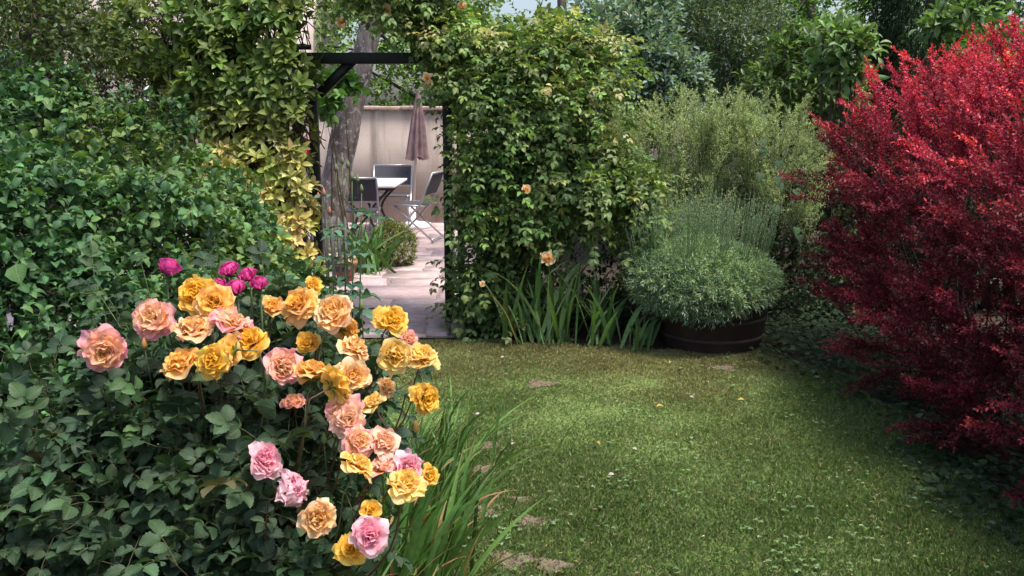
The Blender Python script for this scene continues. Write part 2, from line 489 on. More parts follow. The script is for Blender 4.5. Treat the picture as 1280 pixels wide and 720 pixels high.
# garden wall ------------------------------------------------
def render_mat(name, col, stain):
    m, nt, out = nodes(name)
    N = nt.nodes.new; Lk = nt.links.new
    p = N("ShaderNodeBsdfPrincipled"); p.inputs["Roughness"].default_value = .9; p.inputs["Specular IOR Level"].default_value = .15
    g = N("ShaderNodeNewGeometry")
    n1 = N("ShaderNodeTexNoise"); n1.inputs["Scale"].default_value = 2.4; n1.inputs["Detail"].default_value = 8; Lk(g.outputs[0], n1.inputs["Vector"])
    mp = N("ShaderNodeMapping"); mp.inputs["Scale"].default_value = (5, 5, .45); Lk(g.outputs[0], mp.inputs[0])
    n2 = N("ShaderNodeTexNoise"); n2.inputs["Scale"].default_value = 1.6; n2.inputs["Detail"].default_value = 5; Lk(mp.outputs[0], n2.inputs["Vector"])
    c1 = N("ShaderNodeValToRGB"); c1.color_ramp.elements[0].position = .3; c1.color_ramp.elements[1].position = .7
    c1.color_ramp.elements[0].color = (*[v * .75 for v in col], 1); c1.color_ramp.elements[1].color = (*col, 1); Lk(n1.outputs[0], c1.inputs[0])
    c2 = N("ShaderNodeMapRange"); c2.inputs[1].default_value = .5; c2.inputs[2].default_value = .72; Lk(n2.outputs[0], c2.inputs[0])
    mx = N("ShaderNodeMix"); mx.data_type = 'RGBA'; Lk(c1.outputs[0], mx.inputs[6]); mx.inputs[7].default_value = (*stain, 1)
    f = N("ShaderNodeMath"); f.operation = 'MULTIPLY'; f.inputs[1].default_value = .85; Lk(c2.outputs[0], f.inputs[0]); Lk(f.outputs[0], mx.inputs[0])
    Lk(mx.outputs[2], p.inputs["Base Color"])
    n3 = N("ShaderNodeTexNoise"); n3.inputs["Scale"].default_value = 60; n3.inputs["Detail"].default_value = 4; Lk(g.outputs[0], n3.inputs["Vector"])
    b = N("ShaderNodeBump"); b.inputs["Distance"].default_value = .01; b.inputs["Strength"].default_value = .6; Lk(n3.outputs[0], b.inputs["Height"]); Lk(b.outputs[0], p.inputs["Normal"])
    Lk(p.outputs[0], out.inputs[0]); return m
WY = 13.3
wt = thing('garden_wall', (-2, WY, 0), 'weathered beige rendered garden wall with a tiled coping behind the patio', 'wall')
mb = MB(); mb.box((-2.3, WY + .12, .815), (5.4, .24, 1.63))
M_WALL = render_mat("wall_render", (.42, .35, .315), (.16, .13, .115))
mb.build('wall', M_WALL, wt)
M_COPE = plain_mat("coping_tile", (.60, .46, .40), .85, scale=14, bump=.4, col2=(.33, .26, .22), use_attr=True)
mb = MB(); x = -5.0
while x < .38:
    w = .31
    mb.box((x + w / 2, WY + .115, 1.66 + rng.normal(0, .003)), (w - .012, .33 + rng.normal(0, .006), .055), 0, np.array([1, .97, .95]) * rng.uniform(.8, 1.1))
    x += w
bevel(mb.build('coping', M_COPE, wt), .012)

# ------------------------------------------------------------------ plant machinery
def lobe(px, py, Y, rx, ry, rz):
    return (at(px, py, Y), np.array([rx, ry, rz]))

def sample_lobes(lobes, n, inner=0.0, seed=1, rough=.16, view=True, rs=(.82, 1.0), zmin=.02, gap=.35):
    """points on/in the union of ellipsoids with outward normals"""
    vol = np.array([(r[0] * r[1] + r[0] * r[2] + r[1] * r[2]) for c, r in lobes])
    pr = vol / vol.sum()
    outP, outN = [], []
    need = n
    for it in range(12):
        m = int(need * 2.2) + 50
        k = rng.choice(len(lobes), m, p=pr)
        C = np.array([c for c, r in lobes])[k]; RR = np.array([r for c, r in lobes])[k]
        d = nrm(rng.normal(size=(m, 3)))
        rad = rng.uniform(rs[0], rs[1], m)
        if inner: 
            q = rng.random(m) < inner
            rad = np.where(q, rng.uniform(.35, rs[0], m), rad)
        P = C + d * RR
        rad = rad * (1 + rough * sinnoise(P, 5.0, seed))
        P = C + d * RR * rad[:, None]
        Nn = nrm(d / RR)
        keep = P[:, 2] > zmin
        keep &= rng.random(m) < 1 - gap * np.clip(.5 - 2.2 * sinnoise(P, 8.0, seed + 9), 0, 1)
        for i, (c, r) in enumerate(lobes):
            ins = (((P - c) / r) ** 2).sum(1)
            keep &= (ins > .62) | (k == i)
        if view:
            tc = nrm(EYE - P)
            f = (Nn * tc).sum(1)
            keep &= (f > -.15) | (Nn[:, 2] > .25) | (rng.random(m) < .3)
        outP.append(P[keep]); outN.append(Nn[keep])
        need -= keep.sum()
        if need <= 0: break
    return np.concatenate(outP)[:n], np.concatenate(outN)[:n]

UP = np.array([0, 0, 1.0])
def sprigs(P, D, Lg, K, t0=.2, ang=55, arr='alt', bend=-.25, jit=.25, upn=.8):
    """points, directions, normals of leaves along curved twigs. returns dict"""
    S = len(P)
    D = nrm(D)
    Lg = np.broadcast_to(Lg, (S,))
    t = np.linspace(t0, 1, K)[None] + rng.normal(0, .015, (S, K))
    t = np.clip(t, 0, 1.0)
    pos = P[:, None] + D[:, None] * (Lg[:, None] * t)[..., None] + UP * (bend * Lg[:, None] * t ** 2)[..., None]
    T = nrm(D[:, None] + UP * (2 * bend * t)[..., None])
    ref = nrm(np.cross(D, UP) + 1e-4)
    A = nrm(np.cross(T, np.cross(T, ref[:, None]))); B = np.cross(T, A)
    k = np.arange(K)[None]
    if arr == 'alt': ph = k * 2.4 + rng.random((S, 1)) * 6.28
    elif arr == 'opp': ph = (k % 2) * math.pi + (k // 2) * 1.57 + rng.random((S, 1)) * 6.28
    elif arr == 'flat': ph = (k % 2) * math.pi + rng.normal(0, .15, (S, K)) + 0 * k
    ph = ph + rng.normal(0, jit, (S, K))
    rad = np.cos(ph)[..., None] * A + np.sin(ph)[..., None] * B
    a = R(ang) + rng.normal(0, .2, (S, K))
    if t0 < .999:
        a = a * (1 - .55 * (t > .97))
    LD = nrm(np.cos(a)[..., None] * T + np.sin(a)[..., None] * rad)
    LN = nrm(UP * upn + rng.normal(0, .35, (S, K, 3)) + T * .2)
    ts = np.linspace(0, 1, 4)[None]
    line = P[:, None] + D[:, None] * (Lg[:, None] * ts)[..., None] + UP * (bend * Lg[:, None] * ts ** 2)[..., None]
    return pos.reshape(-1, 3), LD.reshape(-1, 3), LN.reshape(-1, 3), line, np.repeat(np.arange(S), K), t.reshape(-1)

def plumes(P, D, L, m, side_len, spread=.8, bend=-.15, t0=.25):
    """turn S main shoots into S*m side twigs plus the shoot tips: returns start points, directions, lengths, main lines"""
    S = len(P)
    D = nrm(D)
    t = np.linspace(t0, .97, m)[None] + rng.normal(0, .02, (S, m))
    pos = P[:, None] + D[:, None] * (L[:, None] * t)[..., None] + UP * (bend * L[:, None] * t ** 2)[..., None]
    T = nrm(D[:, None] + UP * (2 * bend * t)[..., None])
    ph = np.arange(m)[None] * 2.4 + rng.random((S, 1)) * 6.28 + rng.normal(0, .3, (S, m))
    A = nrm(np.cross(T, UP + 1e-3)); B = np.cross(T, A)
    rad = np.cos(ph)[..., None] * A + np.sin(ph)[..., None] * B * .7
    sd = nrm(T + rad * spread * (1 - .5 * t)[..., None] + UP * .08)
    sl = side_len * (1.15 - .65 * t) * rng.uniform(.7, 1.2, (S, m))
    ts = np.linspace(0, 1, 5)[None]
    line = P[:, None] + D[:, None] * (L[:, None] * ts)[..., None] + UP * (bend * L[:, None] * ts ** 2)[..., None]
    return pos.reshape(-1, 3), sd.reshape(-1, 3), sl.reshape(-1), line, np.repeat(np.arange(S), m), t.reshape(-1)

def branches(root, base, targets, mat, col, r0=.02, r1=.004, spread=.15, name='branches', n=6):
    """tapered limbs from the base to points inside the crown, as one mesh"""
    mb = MB()
    for tg in targets:
        b = np.asarray(base) + np.r_[rng.normal(0, spread, 2), 0]
        mid = b * .45 + np.asarray(tg) * .55 + rng.normal(0, .06, 3) + np.array([0, 0, .08])
        t = np.linspace(0, 1, 9)[:, None]
        pts = (1 - t) ** 2 * b + 2 * t * (1 - t) * mid + t ** 2 * np.asarray(tg)
        pts[1:-1] += rng.normal(0, .008, (7, 3))
        mb.tube(pts, np.linspace(r0, r1, 9), n, col)
    return mb.build(name, mat, root)

def shrub(name, label, cat, lobes, n_sprigs, Lg, K, leaf, LL, WW, cols, mat, base=None, group=None, outw=.7, upw=.5, jitd=.35, tips=None,
          inner=.25, seed=3, arr='alt', ang=55, bend=-.15, tj=.14, stemcol=(.10, .07, .04), rough=.16, nb=14, br=.02, view=True,
          rosette=0, w=None, upn=.8, rs=(.82, 1.0), stemr=.0018, root=None, t0=.2, zf=1.0, patch=None, zmin=.02):
    P, Nn = sample_lobes(lobes, n_sprigs, inner, seed, rough, view, rs=rs, zmin=zmin)
    if base is None:
        c = np.mean([l[0] for l in lobes], 0); base = (c[0], c[1], 0)
    if root is None:
        root = thing(name, base, label, cat, group)
    D = nrm(Nn * outw + UP * upw + rng.normal(0, jitd, (len(P), 3)))
    L_ = rng.uniform(.7, 1.25, len(P)) * Lg
    P0 = P - D * (L_ * .5)[:, None]
    pos, LD, LN, line, sid, t = sprigs(P0, D, L_, K, arr=arr, ang=ang, bend=bend, upn=upn, t0=t0)
    ln = rng.uniform(.7, 1.15, len(pos)) * LL
    wd = ln / LL * WW * rng.uniform(.85, 1.1, len(pos))
    c = palette(len(pos), cols, tj, w)
    cs = np.exp(rng.normal(0, .12, (len(P), 1)))[sid]     # each twig a little lighter or darker
    c = c * cs
    if patch is not None:      # a colour that comes in drifts over the plant
        pv = sinnoise(P, patch[1], seed + 50)[sid] + rng.normal(0, .25, len(pos))
        f = np.clip(pv * 2 - patch[2], 0, 1)[:, None]
        c = c * (1 - f) + palette(len(pos), patch[0], tj) * f
    if tips is not None:
        q = np.clip((t - tips[1]) / (1 - tips[1]), 0, 1)[:, None] * (rng.random((len(P), 1)) < tips[2])[sid]
        c = c * (1 - q) + np.asarray(tips[0]) * q * np.exp(rng.normal(0, .12, (len(pos), 1)))
    leaves_mesh('foliage', pos, LD, LN, ln, wd, leaf, c, mat, root, zf=zf)
    stems_mesh('twigs', line, np.array([stemr, stemr * .8, stemr * .6, stemr * .35])[None], M_STEM, root, stemcol)
    if nb:
        idx = rng.choice(len(P), nb, replace=False)
        branches(root, base, P0[idx], M_STEM, stemcol, br, br * .2)
    return root

def compound(P, D, up, nl, LL, size_j=.15):
    """pinnate rose leaves: one terminal + pairs. returns leaflet arrays"""
    n = len(P)
    D = nrm(D); S = nrm(np.cross(D, up)); 
    pairs = (nl - 1) // 2
    oP, oD, oN, oL, oid = [], [], [], [], []
    rach = LL * (1.0 + .55 * pairs)
    U2 = np.cross(S, D)
    sc = rng.uniform(.75, 1.2, n)
    rach = rach * sc
    pts = lambda f: P + D * (rach * f)[:, None] - UP * (rach * .25 * f * f)[:, None]
    oP.append(pts(.9)); oD.append(nrm(D - UP * .35 + rng.normal(0, .1, (n, 3)))); oN.append(U2); oL.append(sc); oid.append(np.arange(n))
    for p in range(pairs):
        f = .85 - .38 * p
        for s in (-1, 1):
            oP.append(pts(f)); oD.append(nrm(D * .45 + s * S * .9 - UP * .2 + rng.normal(0, .12, (n, 3))))
            oN.append(nrm(U2 + rng.normal(0, .25, (n, 3)))); oL.append(sc * (.92 - .1 * p)); oid.append(np.arange(n))
    line = np.stack([pts(0), pts(.33), pts(.66), pts(.92)], 1)
    return np.concatenate(oP), np.concatenate(oD), np.concatenate(oN), np.concatenate(oL), np.concatenate(oid), line

def rose_foliage(root, P0, D, Lg, K, nl, LL, WW, cols, mat, leaf='oval', stemcol=(.10, .14, .05), tj=.15, tips=None, bend=-.1, stemr=.0025, patch=None, seed=5, jn=.3, avoid=None):
    pos, LD, LN, line, sid, t = sprigs(P0, D, Lg, K, arr='alt', ang=62, bend=bend)
    lp, ld, lnn, ls, lid, rl = compound(pos, LD, nrm(LN + UP * .5 + rng.normal(0, jn, LN.shape)), nl, LL)
    if avoid is not None:
        ok = np.ones(len(lp), bool)
        for (bc, bf, br_) in avoid:
            d = lp + ld * ls[:, None] * LL * .5 - bc
            al = d @ bf; pe = np.linalg.norm(d - al[:, None] * bf, axis=1)
            ok &= ~((al > -.02) & (al < .30) & (pe < br_))
        lp, ld, lnn, ls, lid = lp[ok], ld[ok], lnn[ok], ls[ok], lid[ok]
        ok = np.ones(len(rl), bool)
        for (bc, bf, br_) in avoid:
            d = rl[:, 3] - bc; al = d @ bf; pe = np.linalg.norm(d - al[:, None] * bf, axis=1)
            ok &= ~((al > -.02) & (al < .30) & (pe < br_))
        rl = rl[ok]
    c = palette(len(P0), cols, .12)[sid][lid] * np.exp(rng.normal(0, tj, (len(lp), 1))) * np.exp(rng.normal(0, .04, (len(lp), 3)))
    if patch is not None:
        pv = sinnoise(P0, patch[1], seed)[sid][lid] + rng.normal(0, .2, len(lp))
        f = np.clip(pv * 2 - patch[2], 0, 1)[:, None]
        c = c * (1 - f) + palette(len(lp), patch[0], tj) * f
    if tips is not None:
        q = (np.clip((t - tips[1]) / (1 - tips[1]), 0, 1)[:, None] * (rng.random((len(P0), 1)) < tips[2])[sid])[lid]
        c = c * (1 - q) + np.asarray(tips[0]) * q
    leaves_mesh('foliage', lp, ld, lnn, ls * LL, ls * WW * rng.uniform(.85, 1.15, len(ls)), leaf, c, mat, root)
    stems_mesh('twigs', np.concatenate([line, rl]), np.concatenate([np.tile([stemr, stemr * .8, stemr * .6, stemr * .4], (len(line), 1)), np.full((len(rl), 4), stemr * .35)]), M_STEM, root, stemcol)

# ------------------------------------------------------------------ rose blooms
def bloom(parent, c, diam, face, inner, edge, outer=None, n=30, openness=1.0, ruffle=.12, seed=0, name='rose_bloom', label=None, mix=.6, wide=1.0, point=0.0):
    r = np.random.default_rng(seed + 991)
    Rr = diam / 2
    inner, edge = np.asarray(inner, float), np.asarray(edge, float)
    outer = edge if outer is None else np.asarray(outer, float)
    face = nrm(face); X = nrm(np.cross(face, [.3, .2, 1])); Yv = np.cross(face, X)
    nu, nv = 7, 7
    u = np.linspace(-1, 1, nu)[:, None]; v = np.linspace(0, 1, nv)[None]
    VV, CC, FF = [], [], []
    for i in range(n):
        f = i / (n - 1)
        fe = f ** .8
        az = i * 2.39996 + r.normal(0, .4)
        th0 = R(8 + 38 * fe * openness + r.normal(0, 8)); th1 = R(-30 + 150 * fe * openness + 15 * openness + r.normal(0, 18))
        if openness < .6:
            th0 = R(30 + 38 * fe + r.normal(0, 4)); th1 = R(-65 + 70 * fe * openness + r.normal(0, 6))
        Lp = Rr * (.52 + .50 * fe) * (1 + r.normal(0, .10)) * (1.0 if openness > .6 else 1.15)
        Wp = Rr * (.24 + .34 * fe) * (1 + r.normal(0, .12)) * wide
        vv = np.linspace(0, 1, nv)
        th = th0 + (th1 - th0) * vv ** 1.3
        rr = np.concatenate([[0], np.cumsum((np.sin(th[1:]) + np.sin(th[:-1])) / 2 / (nv - 1))]) * Lp
        zz = np.concatenate([[0], np.cumsum((np.cos(th[1:]) + np.cos(th[:-1])) / 2 / (nv - 1))]) * Lp
        wv = Wp * np.sin(np.clip(vv * .80 + .10, 0, 1) * math.pi * .62) ** .9
        wv = wv * np.where(vv > .85, 1 - (.2 + point * .6) * (vv - .85) / .15, 1)
        R_ = rr[None] + 0 * u; Z_ = zz[None] + 0 * u
        lip = vv[None] ** 3
        # rounded tip: outer u pulled back
        pull = (np.abs(u) ** 2.5) * lip * Lp * (.22 + point * .5)
        R_ = R_ - pull * np.sin(th)[None]; Z_ = Z_ - pull * np.cos(th)[None]
        cup = .45 * (1 - .5 * fe)
        off = cup * wv[None] * u ** 2
        R_ = R_ - off * np.cos(th)[None] * 1.0 + .03 * Rr; Z_ = Z_ + off * np.sin(th)[None]
        rf = ruffle * Rr * vv[None] ** 2.2 * (np.sin(u * 4.2 + r.random() * 6.28) * .6 + np.sin(u * 8.5 + r.random() * 6.28) * .45 * np.abs(u) ** .5)
        R_ = R_ + rf * np.cos(th)[None]; Z_ = Z_ - rf * np.sin(th)[None] + r.normal(0, .015) * Rr
        T_ = u * wv[None]
        Z_ = Z_ - Rr * .30 * fe
        x = R_ * math.cos(az) - T_ * math.sin(az); y = R_ * math.sin(az) + T_ * math.cos(az)
        V = (np.asarray(c) + x[..., None] * X + y[..., None] * Yv + Z_[..., None] * face).reshape(-1, 3)
        e = np.clip((np.maximum(vv[None] ** 1.7, .55 * np.abs(u) * vv[None] ** .6)) * (mix + .55 * fe) + r.normal(0, .10), 0, 1)[..., None]
        ec = edge * (1 - fe) + outer * fe
        tone = math.exp(r.normal(0, .07))
        C = (inner * (1 - e) + ec * e) * tone
        VV.append(V); CC.append(np.clip(C.reshape(-1, 3), 0, .93))
        b = i * nu * nv
        ii = np.arange(nu - 1)[:, None]; jj = np.arange(nv - 1)[None]
        q = np.stack([ii * nv + jj, (ii + 1) * nv + jj, (ii + 1) * nv + jj + 1, ii * nv + jj + 1], -1).reshape(-1, 4) + b
        FF.append(q)
    V = np.concatenate(VV); C = np.concatenate(CC); Fq = np.concatenate(FF)
    o = new_mesh(name, V, Fq, np.full(len(Fq), 4), M_PETAL, parent, col=C, smooth=True)
    if label: o["label"] = label
    # green calyx under the bloom
    k = 5
    az = np.arange(k) * 2 * math.pi / k
    bp = np.asarray(c) - face * Rr * .32
    dd = np.cos(az)[:, None] * X + np.sin(az)[:, None] * Yv
    cal = leaves_mesh('calyx', np.tile(bp, (k, 1)), dd * .9 + face * .25, np.tile(face, (k, 1)), Rr * .55, Rr * .2, 'lance', palette(k, [(.09, .15, .04)], .1), M_LEAF, parent)
    cal.parent = o; cal.location = (0, 0, 0)
    return o, np.asarray(c) - face * Rr * .30

ORG = (.95, .47, .05); YEL = (.95, .62, .12); PCH = (.95, .56, .32); PNK = (.90, .36, .45); PPK = (.94, .60, .58); MAG = (.72, .07, .32); PALE = (.95, .74, .48); SAL = (.94, .46, .32)
KINDS = {
    'orange': ((.97, .50, .04), (.97, .58, .16), (.97, .64, .34), 'orange bloom with peach edged outer petals'),
    'gold': ((.97, .52, .03), (.97, .62, .08), (.97, .68, .20), 'golden orange bloom'),
    'yellow': ((.97, .58, .06), (.97, .72, .24), (.96, .74, .40), 'pale yellow bloom with cream petal edges'),
    'peach': ((.97, .51, .05), (.97, .66, .34), (.97, .70, .52), 'peach bloom with an orange heart'),
    'pink': ((.97, .62, .18), (.96, .62, .50), (.94, .42, .54), 'pink bloom with a yellow heart'),
    'rose': ((.92, .28, .42), (.95, .50, .60), (.95, .68, .72), 'full pink bloom with deeper pink folds'),
    'salmon': ((.97, .58, .28), (.97, .62, .46), (.96, .62, .58), 'salmon pink bloom'),
}

# ================================================================== far things
M_HOUSE = render_mat("house_render", (.72, .60, .56), (.5, .42, .38))
M_GLASS = plain_mat("window_glass", (.03, .035, .04), .08, var=.1, bump=0, spec=.6)
M_WHITE = plain_mat("white_paint", (.75, .73, .72), .5, var=.08, bump=.05)
M_ROOF = plain_mat("roof_tile", (.30, .15, .09), .85, scale=8, bump=.5)
HX0, HX1, HY = -13.0, -3.5, 14.2
ht = thing('house', (-8, HY + 3, 0), 'pale pink rendered house wall glimpsed through the golden climber', 'house')
mb = MB(); mb.box(((HX0 + HX1) / 2, HY + 2.5, 2.6), (HX1 - HX0, 5.0, 5.2)); mb.build('wall', M_HOUSE, ht)
mb = MB()
V = [[HX0 - .4, HY - .35, 5.1], [HX1 + .4, HY - .35, 5.1], [HX1 + .4, HY + 5.35, 5.1], [HX0 - .4, HY + 5.35, 5.1], [HX0 - .4, HY + 2.5, 6.9], [HX1 + .4, HY + 2.5, 6.9]]
mb.add(V, [[0, 1, 5, 4], [2, 3, 4, 5], [1, 2, 5], [3, 0, 4], [3, 2, 1, 0]]); mb.build('roof', M_ROOF, ht)
for (wx, wz, ww, wh) in ((-5.0, 1.75, 1.0, 1.3), (-7.3, 1.75, 1.0, 1.3), (-5.0, 4.2, 1.0, 1.2), (-7.3, 4.2, 1.0, 1.2)):
    mb = MB(); mb.box((wx, HY - .004, wz), (ww, .03, wh)); g = mb.build('window', M_GLASS, ht)
    mb = MB()
    for s_ in (-1, 1):
        mb.box((wx + s_ * ww / 2, HY - .03, wz), (.07, .07, wh + .07)); mb.box((wx, HY - .032, wz + s_ * wh / 2), (ww - .07, .066, .07))
    mb.box((wx, HY - .028, wz), (.05, .05, wh - .07)); mb.box((wx, HY - .026, wz + .1), (ww - .07, .04, .035))
    mb.build('frame', M_WHITE, g)

M_BARK = plain_mat("bark", (.20, .16, .145), .95, scale=9, bump=1.0, dist=.06, col2=(.06, .045, .04), stretch=(1, 1, .35))
def lichen_bark():
    m, nt, out = nodes("lichen_bark")
    N = nt.nodes.new; Lk = nt.links.new
    p = N("ShaderNodeBsdfPrincipled"); p.inputs["Roughness"].default_value = .95; p.inputs["Specular IOR Level"].default_value = .1
    g = N("ShaderNodeNewGeometry")
    mp = N("ShaderNodeMapping"); mp.inputs["Scale"].default_value = (1, 1, .3); Lk(g.outputs[0], mp.inputs[0])
    n1 = N("ShaderNodeTexNoise"); n1.inputs["Scale"].default_value = 16; n1.inputs["Detail"].default_value = 8; Lk(mp.outputs[0], n1.inputs["Vector"])
    c1 = N("ShaderNodeValToRGB"); c1.color_ramp.elements[0].position = .35; c1.color_ramp.elements[1].position = .65
    c1.color_ramp.elements[0].color = (.12, .10, .095, 1); c1.color_ramp.elements[1].color = (.33, .27, .255, 1); Lk(n1.outputs[0], c1.inputs[0])
    n2 = N("ShaderNodeTexNoise"); n2.inputs["Scale"].default_value = 22; n2.inputs["Detail"].default_value = 5; Lk(g.outputs[0], n2.inputs["Vector"])
    c2 = N("ShaderNodeMapRange"); c2.inputs[1].default_value = .56; c2.inputs[2].default_value = .62; Lk(n2.outputs[0], c2.inputs[0])
    mx = N("ShaderNodeMix"); mx.data_type = 'RGBA'; Lk(c2.outputs[0], mx.inputs[0]); Lk(c1.outputs[0], mx.inputs[6]); mx.inputs[7].default_value = (.42, .41, .38, 1)
    Lk(mx.outputs[2], p.inputs["Base Color"])
    b = N("ShaderNodeBump"); b.inputs["Distance"].default_value = .05; b.inputs["Strength"].default_value = .9; Lk(n1.outputs[0], b.inputs["Height"]); Lk(b.outputs[0], p.inputs["Normal"])
    Lk(p.outputs[0], out.inputs[0]); return m

def tree(label, cat, base, top, r0, r1, lobes, n, Lg, K, leaf, LL, WW, cols, mat, nl=7, trunk_mat=None, group=None, seed=1, name='tree', mid=None, limb0=10, **kw):
    root = thing(name, base, label, cat, group)
    b, t = np.asarray(base, float), np.asarray(top, float)
    s = np.linspace(0, 1, 26)[:, None]
    m_ = (b + t) / 2 + np.array([0.1, 0, 0]) if mid is None else np.asarray(mid)
    pts = (1 - s) ** 2 * b + 2 * s * (1 - s) * m_ + s ** 2 * t
    mb = MB(); rad = np.linspace(r0, r1, 26) * (1 + .05 * np.sin(np.arange(26) * 1.3)); rad[0] *= 1.25
    mb.tube(pts, rad, 16)
    mb.build('trunk', trunk_mat or M_BARK, root, smooth=True)
    shrub(None, None, None, lobes, n, Lg, K, leaf, LL, WW, cols, mat, base=base, root=root, seed=seed, nb=0, **kw)
    P, _ = sample_lobes(lobes, nl, 0, seed + 5, rs=(.4, .75))
    mb = MB()
    for q in P:
        i = int(rng.uniform(limb0, 25)); a = pts[i]
        tt = np.linspace(0, 1, 7)[:, None]
        mid_ = (a + q) / 2 + np.array([0, 0, .12])
        mb.tube((1 - tt) ** 2 * a + 2 * tt * (1 - tt) * mid_ + tt ** 2 * q, np.linspace(max(r1 * .7, .012), .008, 7), 6, (.05, .04, .035))
    mb.build('limbs', M_STEM, root)
    return root

def G(px, Y):   # ground point under a pixel column at depth Y
    p = at(px, 360, Y); return np.array([p[0], Y, 0.0])

G1 = [(.055, .11, .03), (.08, .15, .04), (.12, .21, .055)]
BRIGHT = [(.15, .30, .06), (.22, .38, .08), (.10, .20, .045)]
BLUE = [(.12, .19, .14), (.17, .25, .20), (.07, .125, .085), (.25, .33, .27)]
OLIVE = [(.09, .13, .05), (.13, .17, .07), (.06, .09, .035)]
DARK = [(.018, .035, .018), (.025, .05, .022), (.04, .07, .03)]

# dense far screen of trees
tree('tall dark green tree filling the gap above the garden wall', 'tree', G(560, 18.5), at(560, 0, 18.5), .16, .08,
     [lobe(500, 105, 18, 2.0, 1.2, 1.1), lobe(575, 90, 18, 1.3, 1.2, 1.1), lobe(440, 60, 18, 1.6, 1.2, 1.6), lobe(640, 150, 18.2, 1.6, 1, 1.2)],
     2600, .4, 10, 'six', .09, .06, BRIGHT + G1, M_LEAF, seed=11)
tree('blue grey leaved tree behind the right shoulder of the rambling rose', 'tree', G(770, 10.6), at(765, -30, 10.6), .09, .04,
     [lobe(760, 70, 10, .75, .6, .55), lobe(725, 100, 10, .45, .5, .35), lobe(815, 105, 9.8, .55, .5, .4), lobe(745, 130, 9.8, .6, .5, .6), lobe(805, 30, 10.4, .35, .5, .4)],
     1500, .28, 9, 'six', .075, .046, BLUE, M_MATT, seed=12)
tree('slim dark stemmed tree with bright green light coming through its leaves', 'tree', G(828, 11.6), at(836, -60, 11.6), .05, .035,
     [lobe(840, 20, 11.4, .8, .6, .7), lobe(850, 85, 11.6, .7, .6, .5), lobe(800, 60, 12, .6, .6, .6)],
     700, .3, 9, 'six', .08, .05, G1 + BRIGHT, M_LEAF, seed=13)
tree('grey green willow leaved tree left of the loquat-like shrub', 'tree', G(905, 11), at(905, -20, 11), .08, .03,
     [lobe(905, 45, 10.6, .65, .6, .6), lobe(945, 80, 10.6, .45, .5, .45), lobe(880, 100, 10.6, .5, .5, .5)],
     1500, .3, 12, 'tiny', .06, .016, BLUE + OLIVE, M_MATT, seed=14)
for i, (px, py, Y, s, lab) in enumerate([
        (700, 10, 15, 1.2, 'loose green treetop against the patch of white sky'),
        (880, -10, 15, 1.8, 'tall green tree rising out of the picture behind the willow leaved tree'),
        (1010, 10, 14, 1.6, 'bright green tree behind the large leaved shrub'),
        (1240, 20, 13, 1.7, 'dark leafy tree in the upper right corner behind the red barberry')]):
    tree(lab, 'tree', G(px, Y), at(px, py - 60, Y), .12, .06,
         [lobe(px, py + 30, Y, s, .8, s * .75), lobe(px - 60, py + 110, Y, s * .7, .7, s * .6), lobe(px + 60, py + 100, Y, s * .7, .7, s * .6), lobe(px, py + 190, Y, s, .7, s * .6)],
         [120, 1900, 2200, 2200][i], .36, 10, 'six', .075, .045, [G1, G1, BRIGHT + G1, DARK + G1][i], M_LEAF, seed=20 + i)
# dark conifer
root = thing('conifer', G(1140, 9.4), 'tall dark green conifer standing behind the red barberry', 'conifer')
mb = MB(); b = G(1140, 9.4)
mb.tube([b, b + [0, 0, 2.5], b + [0.02, 0, 5.5]], [.12, .09, .02], 10); mb.build('trunk', M_BARK, root, smooth=True)
n = 5200
zz = rng.uniform(.3, 5.0, n); ph = rng.random(n) * 6.28; rr = .60 * (1 - (zz / 5.8) ** 3) * rng.uniform(.55, 1.0, n) * (1 + .12 * np.sin(ph * 5))
P = b + np.c_[rr * np.cos(ph), rr * np.sin(ph), zz]
D = nrm(np.c_[np.cos(ph) * .5, np.sin(ph) * .5, -np.ones(n) * .9] + rng.normal(0, .2, (n, 3)))
pos, LD, LN, line, sid, t = sprigs(P, D, np.full(n, .26), 9, ang=28, bend=-.2)
leaves_mesh('foliage', pos, LD, LN, .065, .012, 'tiny', palette(len(pos), DARK, .2), M_MATT, root)

# loquat-like / catalpa-like big leaves
def bigleaf(name, label, cat, px, Y, lobes, n, cols, LL, WW, seed, K=7, leaf='oval', root_h=1.5):
    base = G(px, Y)
    return shrub(name, label, cat, lobes, n, .20, K, leaf, LL, WW, cols, M_LEAF, base=base, seed=seed, outw=.6, upw=.3, ang=65, bend=-.15, nb=12, br=.03, inner=.3, upn=.6, stemr=.004, stemcol=(.08, .07, .04))
bigleaf('shrub', 'bright green large leaved shrub right of the blue grey trees', 'shrub', 1000, 9.2,
        [lobe(1000, 60, 9, .25, .3, .20), lobe(985, 105, 9, .33, .3, .25), lobe(1040, 120, 9, .3, .3, .2)], 300, [(.10, .18, .05), (.15, .24, .07), (.07, .12, .04)], .085, .036, 31)
bigleaf('shrub', 'light green shrub with broad drooping leaves left of the dark conifer', 'shrub', 1075, 8.2,
        [lobe(1062, 62, 8, .20, .2, .12), lobe(1040, 45, 8.1, .15, .2, .12), lobe(1050, 95, 8.1, .22, .2, .14)], 75, [(.14, .24, .09), (.20, .30, .13), (.10, .18, .06)], .12, .05, 32)
bigleaf('shrub', 'light green broad leaved branches in front of the dark conifer', 'shrub', 1195, 7.8,
        [lobe(1205, 14, 7.6, .16, .2, .08), lobe(1170, 34, 7.6, .12, .15, .05), lobe(1225, 35, 7.8, .10, .2, .1)], 50, [(.12, .21, .08), (.18, .28, .12), (.08, .15, .05)], .12, .052, 33)
